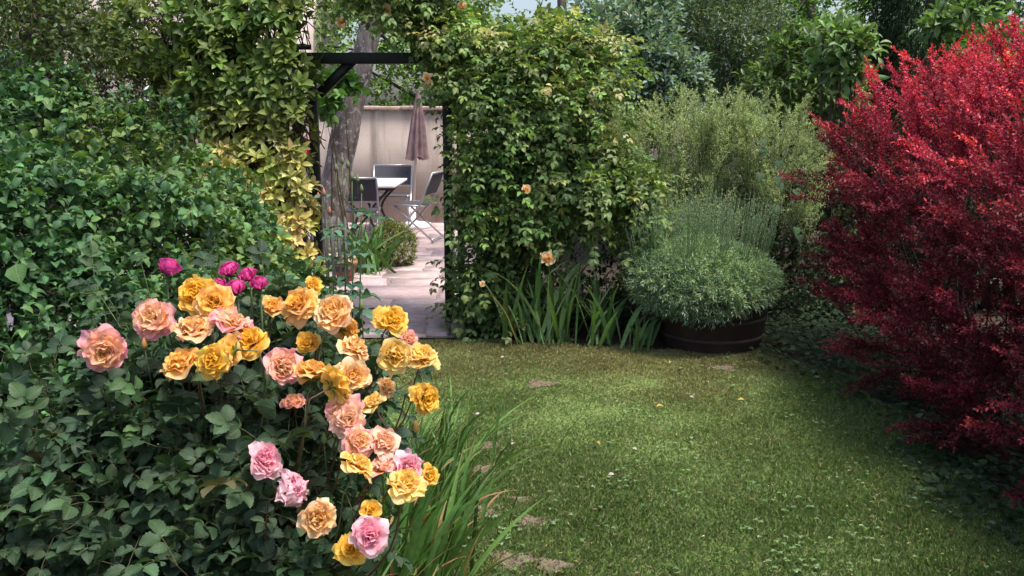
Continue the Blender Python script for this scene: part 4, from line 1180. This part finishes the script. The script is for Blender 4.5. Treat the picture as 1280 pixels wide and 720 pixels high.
B = np.c_[lc[0] - .02 + .46 * q_ * np.cos(a_), lc[1] + .36 * q_ * np.sin(a_), lc[2] + .16 - .10 * q_ ** 2]
D = nrm(np.c_[.22 * q_ * np.cos(a_) + rng.normal(0, .05, n), .22 * q_ * np.sin(a_) + rng.normal(0, .05, n), np.ones(n)])
L_ = rng.uniform(.22, .46, n)
t = np.linspace(0, 1, 4)
stems_mesh('spikes', B[:, None] + D[:, None] * (L_[:, None] * t)[..., None] + rng.normal(0, .003, (n, 4, 3)), np.array([.0016, .0015, .0013, .001])[None], M_STEM, lr, palette(n, [(.12, .22, .08), (.17, .27, .11)], .12))
K = 14
tt2 = np.linspace(.55, 1, K)[None]
pos = B[:, None] + D[:, None] * (L_[:, None] * tt2)[..., None]
az_ = np.arange(K)[None] * 2.4 + rng.random((n, 1)) * 6
LD = nrm(D[:, None] * 1.6 + np.stack([np.cos(az_), np.sin(az_), 0 * az_], -1) * .7)
leaves_mesh('buds', pos.reshape(-1, 3), LD.reshape(-1, 3), np.tile([0, -1., .4], (n * K, 1)), .013, .005, 'tiny', palette(n * K, [(.16, .26, .12), (.24, .33, .18), (.20, .24, .20)], .15), M_MATT, lr)

# iris clumps in the bed
IR = [(.11, .21, .08), (.15, .27, .11), (.08, .15, .055), (.24, .35, .19)]
for i, (px, py, n, H, lab) in enumerate([(662, 434, 34, .74, 'grey green iris clump under the single cream flower'), (705, 432, 30, .66, 'iris clump with arching pale leaves in the middle of the back border'),
        (750, 434, 30, .56, 'iris clump with pale tips just left of the lavender tub'), (795, 440, 16, .30, 'short dark iris leaves at the left foot of the lavender tub')]):
    g = on_ground(px, py)
    sword_clump('iris', lab, 'iris', (g[0], g[1] + .08), n, H, .036, IR, .07, .28, 110 + i, .40, 'irises along the back border', dry=.08)
# low plants under rambler
shrub('border_plants', 'low dark leafy plants under the rambling rose behind the irises', 'border plant',
      [lobe(640, 415, 6.7, .3, .18, .14), lobe(720, 415, 6.7, .35, .18, .15), lobe(800, 400, 6.8, .25, .2, .3)], 420, .14, 8, 'six', .04, .024, [(.03, .06, .02), (.05, .09, .03)], M_LEAF, base=G(700, 6.7), seed=98, nb=6, br=.006)

# ================================================================== red barberry
bl = []
for (x, y, z, rx, ry, rz) in [(2.62, 6.0, 1.15, .66, .6, .72), (2.75, 5.35, 1.10, .78, .6, .86), (2.85, 4.7, 1.12, .88, .6, .92), (2.95, 4.05, 1.08, .92, .6, .88), (3.0, 3.4, 1.0, .92, .6, .82), (2.95, 2.7, .95, .85, .6, .75),
                           (2.35, 5.7, .75, .42, .5, .42), (2.45, 3.4, .5, .5, .6, .45), (2.4, 2.6, .45, .45, .5, .42), (2.4, 4.2, .5, .5, .5, .42), (2.32, 3.0, .32, .42, .6, .34), (2.38, 3.8, .32, .42, .6, .34), (2.3, 2.3, .35, .4, .5, .36), (2.35, 5.0, .5, .45, .5, .42), (2.5, 4.4, .70, .55, .6, .45), (3.2, 5.0, 1.45, .8, .8, .65)]:
    bl.append((np.array([x, y, z]), np.array([rx, ry, rz])))
P, Nn = sample_lobes(bl, 1000, .28, 101, .2, gap=.42)
bbase = (2.9, 4.6, 0)
bar = thing('barberry', bbase, 'large crimson leaved barberry bush along the right of the lawn', 'barberry')
D = nrm(Nn * .75 + UP * .60 + np.array([-.22, -.1, 0]) + rng.normal(0, .22, (len(P), 3)))
L_ = rng.uniform(.4, .75, len(P))
L_ *= np.where(P[:, 2] > 1.5, rng.uniform(.8, 1.15, len(P)), .9)
P0 = P - D * (L_ * .72)[:, None]
sp, sdir, sl, mline, mid_, mt = plumes(P0, D, L_, 14, .17, .75, bend=-.12)
K = 17
pos, LD, LN, line, sid, t = sprigs(sp, sdir, sl, K, ang=55, bend=-.05, upn=.7, t0=.08)
pos2, LD2, LN2, _, sid2, t2 = sprigs(P0, D, L_ * 1.02, 44, ang=55, bend=-.12, upn=.7, t0=.2)
ZZ = np.concatenate([P[mid_[sid], 2] + .25 * (sp[sid, 2] - P[mid_[sid], 2]), P[sid2, 2]])
tt_all = np.concatenate([np.clip(mt[sid] * .75 + t * .3, 0, 1), t2])
shoot = np.concatenate([mid_[sid], sid2])
pos = np.concatenate([pos, pos2]); LD = np.concatenate([LD, LD2]); LN = np.concatenate([LN, LN2])
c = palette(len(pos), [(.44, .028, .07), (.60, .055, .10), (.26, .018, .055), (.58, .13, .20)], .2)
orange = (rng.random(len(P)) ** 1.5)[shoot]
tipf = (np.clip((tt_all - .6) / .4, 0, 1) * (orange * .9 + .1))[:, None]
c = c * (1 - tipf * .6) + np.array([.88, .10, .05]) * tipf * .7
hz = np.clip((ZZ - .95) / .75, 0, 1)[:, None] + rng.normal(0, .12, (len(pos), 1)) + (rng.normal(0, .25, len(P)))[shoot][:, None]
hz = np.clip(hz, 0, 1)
c = c * hz + palette(len(pos), [(.09, .010, .02), (.14, .016, .024), (.05, .010, .018)], .2) * (1 - hz)  # low leaves painted dark maroon to carry the shade under the bush
ln = rng.uniform(.015, .026, len(pos))
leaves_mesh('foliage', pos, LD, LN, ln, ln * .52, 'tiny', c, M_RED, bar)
stems_mesh('twigs', line, np.array([.0014, .0012, .001, .0007])[None], M_STEM, bar, (.10, .03, .025))
stems_mesh('shoots', mline, np.array([.004, .0034, .0028, .002, .001])[None], M_STEM, bar, (.08, .025, .02))
mb_ = rng.choice(len(P0), 60, replace=False)
mb = MB()
for i in mb_:
    b = np.array([np.clip(P0[i][0] + rng.normal(.3, .25), 2.35, 3.6), P0[i][1] + rng.normal(0, .25), 0])
    tgt = P0[i]; mid = b * .4 + tgt * .6 + [0, 0, .12]
    s_ = np.linspace(0, 1, 8)[:, None]
    mb.tube((1 - s_) ** 2 * b + 2 * s_ * (1 - s_) * mid + s_ ** 2 * tgt, np.linspace(.012, .003, 8), 5, (.05, .03, .025))
mb.build('branches', M_STEM, bar)

# ground ivy at its foot
n = 15000
X = rng.uniform(1.3, 3.4, n); Y = rng.uniform(2.2, 7.6, n)
edge_ = 1.88 + .10 * np.sin(Y * 3) + .06 * np.sin(Y * 8.3) - .12 * (Y > 5.3) - .45 * (Y > 6.1)
ok = rng.random(n) < np.clip((X - edge_) * 3 + .35, 0, 1)
P = np.c_[X, Y, rng.uniform(.01, .10, n) * np.clip((X - edge_) * 3 + .5, .2, 1.2)][ok]
n = len(P)
D = nrm(np.c_[rng.normal(0, 1, n), rng.normal(0, 1, n), np.full(n, .25)])
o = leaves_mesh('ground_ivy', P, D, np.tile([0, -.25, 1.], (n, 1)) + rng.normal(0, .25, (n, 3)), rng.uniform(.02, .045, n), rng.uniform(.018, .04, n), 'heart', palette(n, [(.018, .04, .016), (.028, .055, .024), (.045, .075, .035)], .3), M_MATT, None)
tag(o, 'dark ground ivy creeping out from under the red barberry onto the lawn', 'ground ivy', kind='stuff')

# ================================================================== left green shrub
LS = [(.035, .10, .036), (.05, .125, .048), (.026, .075, .027), (.075, .16, .065)]
def at_l(px, py, Y, rx, ry, rz): return lobe(px, py, Y, rx, ry, rz)
ll = [at_l(100, 225, 4.0, .5, .45, .38), at_l(20, 235, 3.8, .5, .45, .42), at_l(190, 265, 4.0, .36, .45, .30), at_l(250, 310, 4.05, .22, .4, .24), at_l(120, 330, 3.5, .5, .45, .45), at_l(10, 350, 3.2, .45, .45, .5),
      at_l(250, 400, 3.7, .45, .4, .4), at_l(60, 470, 3.0, .45, .4, .42), at_l(170, 480, 3.2, .5, .4, .45), at_l(0, 600, 2.7, .4, .35, .35), at_l(150, 640, 2.8, .5, .35, .35), at_l(295, 420, 3.9, .2, .35, .3)]
lsroot = shrub('green_shrub', 'large rounded green shrub with small oval leaves filling the left side', 'shrub', ll, 2900, .22, 11, 'oval', .042, .031, LS, M_LEAFV,
      base=(-1.9, 3.7, 0), seed=121, arr='opp', outw=.6, upw=.35, ang=65, bend=-.25, tips=((.10, .20, .06), .75, .3), inner=.25, rough=.24, nb=40, br=.015, stemcol=(.07, .08, .04), patch=([(.12, .20, .05), (.16, .22, .07)], 2.2, 1.1), zf=1.2)
# sprigs standing up over its top, and some larger leaves
P = np.array([at(x_, y_, 3.9) for x_, y_ in zip(rng.uniform(-20, 250, 70), rng.uniform(90, 130, 70))])
P[:, 2] -= np.clip((P[:, 0] + 1.8) * .35, -.1, .5)
D = nrm(UP + rng.normal(0, .35, (70, 3)))
pos, LD, LN, line, sid, t = sprigs(P - D * .15, D, np.full(70, .26), 12, arr='opp', ang=65)
leaves_mesh('top_sprays', pos, LD, LN, rng.uniform(.022, .036, len(pos)), .021, 'oval', palette(len(pos), LS + [(.12, .22, .06)], .15), M_LEAFV, lsroot)
stems_mesh('top_twigs', line, np.full((1, 4), .0013), M_STEM, lsroot, (.08, .09, .05))
# large leaved bindweed-like plant threaded through it
P = np.array([at(x_, y_, Y_) for x_, y_, Y_ in [(150, 350, 3.0), (158, 275, 3.4), (185, 300, 3.4), (120, 290, 3.3), (95, 300, 3.3), (230, 250, 3.6), (20, 330, 2.8), (200, 235, 3.6), (28, 240, 3.3), (60, 230, 3.4), (250, 330, 3.4), (280, 340, 3.4), (110, 385, 2.9), (60, 260, 3.3)]])
bw2 = thing('woodland_vine', G(150, 3.2), 'vine with large plain green leaves threaded through the left shrub', 'vine')
n = len(P)
leaves_mesh('foliage', P, nrm(np.c_[rng.normal(0, .6, n), -np.ones(n) * .5, -np.ones(n) * .6]), nrm(np.c_[rng.normal(0, .25, n), -np.ones(n) * .9, np.ones(n) * .8]), rng.uniform(.07, .10, n), rng.uniform(.05, .075, n), 'oval', palette(n, [(.05, .13, .045), (.07, .16, .05)], .12), M_LEAFV, bw2)
mb = MB()
for q in P: mb.tube([q, q + [0, .1, -.1], q + [0.02, .25, -.3]], .002, 5, (.06, .10, .04))
mb.build('stems', M_STEM, bw2)

# ================================================================== the rose bush
rb_base = np.array([-.64, 1.98, 0])
rb = thing('rose_bush', rb_base, 'bushy rose in full bloom with orange, peach and pink flowers in the foreground', 'rose bush')
RL = [lobe(250, 530, 2.05, .20, .18, .10), lobe(150, 560, 2.1, .20, .2, .13), lobe(330, 520, 2.05, .16, .18, .12), lobe(230, 620, 1.95, .26, .22, .16), lobe(335, 640, 1.85, .13, .18, .16), lobe(385, 590, 1.95, .08, .12, .15),
      lobe(110, 690, 1.95, .22, .22, .16), lobe(270, 730, 1.75, .20, .18, .15), lobe(370, 710, 1.8, .08, .12, .14), lobe(405, 490, 2.12, .08, .12, .09), lobe(345, 450, 2.18, .16, .12, .06), lobe(445, 505, 2.12, .06, .08, .07), lobe(300, 480, 2.15, .2, .1, .08), lobe(380, 535, 2.05, .1, .12, .12),
      (np.array([-.72, 2.0, .40]), np.array([.30, .34, .32]))]
P, Nn = sample_lobes(RL, 640, .3, 131, .2, gap=.55)
D = nrm(Nn * .7 + UP * .35 + rng.normal(0, .35, (len(P), 3)))
ROSEG = [(.026, .055, .024), (.036, .070, .032), (.022, .045, .024), (.048, .088, .042)]
BL = [  # px, py, diameter px, kind, depth
    (130, 438, 54, 'pink', 1.95), (193, 398, 52, 'pink', 2.0), (247, 369, 50, 'gold', 2.02), (270, 380, 50, 'orange', 1.98), (290, 407, 54, 'pink', 1.93), (243, 414, 54, 'peach', 1.9),
    (228, 455, 48, 'orange', 1.84), (267, 450, 44, 'gold', 1.80), (289, 437, 42, 'orange', 1.84), (315, 428, 42, 'gold', 1.9), (340, 385, 36, 'orange', 2.04), (376, 381, 50, 'orange', 1.98),
    (417, 392, 52, 'peach', 1.94), (391, 357, 25, 'gold', 2.06), (431, 410, 40, 'orange', 1.96), (387, 430, 36, 'gold', 1.95), (353, 458, 48, 'pink', 1.84), (391, 468, 48, 'orange', 1.80),
    (419, 481, 46, 'gold', 1.76), (440, 470, 44, 'peach', 1.8), (443, 437, 42, 'peach', 1.86), (430, 515, 46, 'pink', 1.76), (467, 506, 36, 'yellow', 1.8), (489, 401, 42, 'gold', 1.96),
    (492, 444, 46, 'yellow', 1.86), (528, 447, 44, 'yellow', 1.9), (531, 497, 42, 'gold', 1.84), (510, 425, 30, 'pink', 1.95), (368, 506, 36, 'pink', 1.9), (482, 484, 30, 'peach', 1.9), (330, 575, 48, 'rose', 1.68), (363, 612, 54, 'rose', 1.62),
    (397, 647, 48, 'peach', 1.6), (434, 524, 44, 'salmon', 1.74), (447, 551, 42, 'pink', 1.70), (479, 554, 44, 'salmon', 1.72), (448, 583, 46, 'yellow', 1.66), (477, 585, 38, 'pink', 1.69),
    (507, 606, 48, 'yellow', 1.66), (508, 585, 40, 'rose', 1.70), (536, 594, 32, 'gold', 1.72), (462, 638, 34, 'gold', 1.64), (463, 670, 50, 'rose', 1.6), (440, 686, 42, 'gold', 1.63)]
AV = [(at(px, py, Y), nrm(EYE - at(px, py, Y)), d / F_PX * Y * .62) for px, py, d, kd, Y in BL]
MAGL = [(210, 338, 30, 2.2, .28), (287, 341, 27, 2.2, .28), (311, 346, 29, 2.16, .30), (296, 363, 30, 2.1, .36), (325, 358, 27, 2.14, .30), (273, 359, 26, 2.12, .5)]
AV += [(at(px, py, Y), nrm(EYE - at(px, py, Y)), d / F_PX * Y * .65) for px, py, d, Y, op in MAGL]
rose_foliage(rb, P - D * .1, D, rng.uniform(.13, .24, len(P)), 5, 5, .040, .028, ROSEG, M_LEAFV, leaf='toothed', stemcol=(.09, .08, .035), tj=.16, tips=((.09, .075, .035), .9, .015), avoid=AV)
stem_pts = []
for i, (px, py, d, kd, Y) in enumerate(BL):
    c = at(px, py, Y)
    inn, ed, ou, lab = KINDS[kd]
    face = nrm(EYE - c) * .75 + UP * .45 + rng.normal(0, .5, 3) + np.array([(px - 330) / 600, 0, 0])
    big = (px, py) == (363, 612)
    o, stem = bloom(rb, c, d / F_PX * Y * (1.18 if d > 37 else 1.1), face, inn, ed, ou, n=36 if d > 36 else 28, openness=rng.uniform(.92, 1.15) if d > 37 else rng.uniform(.62, .95), ruffle=rng.uniform(.13, .24), seed=i, label=lab, mix=.55 if kd != 'orange' else .4, point=1.0 if big else .1)
    stem_pts.append((stem, nrm(face)))
mb = MB()
for s_, fc in stem_pts:
    hub = np.array([-.56 + (s_[0] + .5) * .5, 1.95 + (s_[1] - 1.95) * .3, max(s_[2] - rng.uniform(.22, .35), .45)])
    a = s_ - fc * .05
    tt3 = np.linspace(0, 1, 7)[:, None]
    mb.tube(np.r_[[s_ + fc * .004], (1 - tt3) ** 2 * a + 2 * tt3 * (1 - tt3) * (a - UP * .12 - fc * .03) + tt3 ** 2 * hub], np.linspace(.0015, .0026, 8), 6, (.085, .11, .04) if rng.random() < .5 else (.13, .055, .035))
    mb.tube([hub, hub * [.5, .6, .55] + rb_base * [.5, .4, .45], rb_base + rng.normal(0, .04, 3) * [1, 1, 0]], [.0045, .007, .010], 6, (.07, .06, .035))
mb.build('stems', M_STEM, rb)
for i, (px, py, Y) in enumerate([(181, 436, 1.97), (405, 555, 1.80), (452, 388, 2.0), (520, 540, 1.87), (222, 505, 1.87)]):
    q = at(px, py, Y)
    mb = MB(); mb.lathe([(0, 0), (.004, .001), (.0065, .008), (.0055, .016), (.002, .025), (0, .027)], q, 12, (.14, .22, .07) if i % 3 else (.6, .30, .10)); o = mb.build('bud', M_STEM, rb, smooth=True)
    mb = MB(); mb.tube([q + [0, 0, .002], q - [0, -.01, .05], q + [rng.normal(0, .02), .06, -.14]], .0014, 6, (.1, .13, .05)); mb.build('bud_stalk', M_STEM, rb)

# magenta rose behind
mg = thing('magenta_rose', (-.62, 2.35, 0), 'rose with closed magenta blooms standing behind the orange roses', 'rose bush')
mst = MB()
for i, (px, py, d, Y, op) in enumerate([(210, 338, 30, 2.2, .28), (287, 341, 27, 2.2, .28), (311, 346, 29, 2.16, .30), (296, 363, 30, 2.1, .36), (325, 358, 27, 2.14, .30), (273, 359, 26, 2.12, .5)]):
    c = at(px, py, Y); face = nrm(np.array([rng.normal(0, .35), -.25, .9]))
    o, s_ = bloom(mg, c, d / F_PX * Y * 1.25, face, MAG, (.82, .16, .46), (.76, .10, .38), n=22, openness=op, ruffle=.04, seed=200 + i, wide=1.35, mix=.5, label='lighter pink half open bloom' if op == .5 else None)
    b_ = np.array([-.62, 2.35, 0])
    mst.tube([s_, s_ - [0, 0, .12], s_ * .5 + b_ * .5 + [0, 0, .1], b_ + rng.normal(0, .03, 3) * [1, 1, 0]], [.002, .003, .005, .008], 6, (.09, .12, .05))
mst.build('stems', M_STEM, mg)
P, Nn = sample_lobes([lobe(300, 400, 2.25, .16, .12, .09), lobe(220, 410, 2.3, .2, .15, .1), lobe(260, 450, 2.3, .25, .15, .15), (np.array([-.65, 2.35, .6]), np.array([.3, .2, .35]))], 110, .2, 141, .1)
D = nrm(Nn * .5 + UP * .5 + rng.normal(0, .3, (len(P), 3)))
rose_foliage(mg, P - D * .1, D, rng.uniform(.14, .22, len(P)), 4, 5, .036, .025, ROSEG, M_LEAFV, avoid=AV)

# tall leggy rose shoots with buds against the doorway
tr_ = thing('rose_shoots', (-.55, 2.9, 0), 'tall blue green rose shoots with unopened buds in front of the left arch post', 'rose bush')
targets = [at(x_, y_, 2.9) for x_, y_ in ((405, 245), (428, 205), (440, 225), (412, 268), (452, 240))]
mst = MB(); tb = np.array([-.55, 2.9, 0])
lp_, ld_ = [], []
for q in targets:
    mid = tb * [.3, .5, .5] + q * [.7, .5, .5] + [0.0, 0, .1]
    s_ = np.linspace(0, 1, 14)[:, None]
    pts = (1 - s_) ** 2 * tb + 2 * s_ * (1 - s_) * mid + s_ ** 2 * q
    mst.tube(pts, np.linspace(.005, .0016, 14), 6, (.09, .14, .06))
    for k in range(4, 13):
        lp_.append(pts[k]); a = rng.random() * 6.28; ld_.append([math.cos(a), math.sin(a) * .8, .15])
mst.build('stems', M_STEM, tr_)
lp_, ld_ = np.array(lp_), nrm(np.array(ld_))
a_, b_, c_, d_, e_, f_ = compound(lp_, ld_, np.tile(UP, (len(lp_), 1)), 5, .05)
hgt = np.clip((1.46 - a_[:, 2]) / .3, .5, 1)
leaves_mesh('foliage', a_, b_, c_, d_ * .055 * hgt, d_ * .040 * hgt, 'oval', palette(len(a_), [(.06, .13, .085), (.08, .16, .10), (.05, .11, .05)], .12), M_LEAFV, tr_)
stems_mesh('leaf_stalks', f_, np.full((1, 4), .0009), M_STEM, tr_, (.08, .10, .05))
for i, q in enumerate(targets + [at(435, 210, 2.92), at(398, 250, 2.92), at(447, 228, 2.88), at(420, 214, 2.9)]):
    mb = MB()
    prof = [(0, 0), (.004, .001), (.0065, .008), (.005, .016), (.0015, .024), (0, .026)]
    mb.lathe(prof, q, 10, (.16, .20, .09) if i % 3 else (.45, .18, .12)); mb.build('bud', M_STEM, tr_, smooth=True)
    if i >= len(targets):
        mst = MB(); mst.tube([q, q - [0, 0, .05], targets[i % 3] - [0, 0, .10]], .0012, 5, (.1, .12, .05)); mst.build('bud_stalk', M_STEM, tr_)

# ================================================================== strap leaved clumps beside the roses
g = np.array([-.27, 2.35])
SWN = [(.055, .13, .03), (.08, .17, .04), (.04, .09, .022), (.10, .19, .05)]
sc_ = 'strap leaved clumps beside the roses'
sword_clump('strap_leaf_clump', 'tall clump of broad green sword leaves with withered tips right of the lowest yellow rose', 'perennial', (-.36, 2.75), 110, .50, .024, SWN, .09, .24, 151, .34, sc_, dry=.14, fan=.25)
sword_clump('strap_leaf_clump', 'thin upright grassy clump behind the highest yellow roses by the path', 'perennial', (-.42, 3.75), 110, .46, .013, SWN, .14, .34, 152, .5, sc_, dry=.12, fan=.2)
sword_clump('strap_leaf_clump', 'middle clump of narrow arching leaves reaching over the lawn edge', 'perennial', (-.38, 3.25), 120, .46, .016, SWN, .11, .28, 155, .42, sc_, dry=.2, fan=.1)
sword_clump('strap_leaf_clump', 'low drooping leaves with brown withered strands at the bottom edge of the lawn', 'perennial', (-.38, 2.35), 110, .36, .016, SWN, .11, .34, 153, .7, sc_, dry=.35, fan=0.0)
sword_clump('strap_leaf_clump', 'small tuft of grassy leaves in the bottom left corner', 'perennial', (-.93, 1.75), 16, .50, .014, SWN, .05, .4, 154, .6, sc_)

# ================================================================== fallen petals and leaves on the lawn
PET = [(626, 447, 'w', 'white petal on the lawn close to the irises at the back'), (600, 518, 'w', 'white petal beside the tips of the strap leaves by the yellow roses'),
       (745, 552, 'y', 'yellow leaf in the middle of the lawn, nearest the camera'), (641, 553, 'w', 'white petal on the grass nearest the tall sword leaf clump'),
       (922, 500, 'y', 'yellow leaf on the lawn in front of the round tub'), (867, 497, 'w', 'white petal on the lawn between two yellow leaves before the tub'),
       (796, 562, 'w', 'white petal just right of the nearest yellow leaf on the lawn'), (839, 452, 'y', 'yellow leaf lying at the left foot of the round tub'),
       (768, 593, 'w', 'white petal lying nearest the camera in the middle of the lawn'), (820, 508, 'y', 'leftmost of the two yellow leaves in front of the tub')]
for i, (px, py, k, lab) in enumerate(PET):
    g = on_ground(px, py, .035); g[2] = .035
    a = rng.random() * 6.28
    if k == 'w':
        o = leaves_mesh('fallen_petal', g[None], np.array([[math.cos(a), math.sin(a), .1]]), np.array([[0, -.3, 1.]]),   .028, .02, 'oval', np.array([[.55, .50, .46]]), M_PETAL, None)
        tag(o, lab, 'petal', 'white petals on the lawn')
    else:
        o = leaves_mesh('fallen_leaf', g[None], np.array([[math.cos(a), math.sin(a), .1]]), np.array([[0, -.3, 1.]]), .04, .022, 'oval', np.array([[.38, .28, .06]]), M_LEAF, None)
        tag(o, lab, 'fallen leaf', 'yellow leaves on the lawn')

# ================================================================== trees outside the frame that shade the garden
def shade_tree(label, base, h, lobes, seed):
    tree(label, 'tree', base, (base[0], base[1], h), .2, .09, lobes, 1500, .55, 10, 'six', .13, .09, G1, M_LEAF, seed=seed, view=False, rough=.1)
shade_tree('tall tree behind the barberry outside the right of the picture', (5.6, 4.0, 0), 5.5,
           [(np.array([5.6, 2.6, 4.6]), np.array([1.5, 2.0, 1.2])), (np.array([5.4, .2, 4.4]), np.array([1.5, 1.6, 1.1]))], 161)
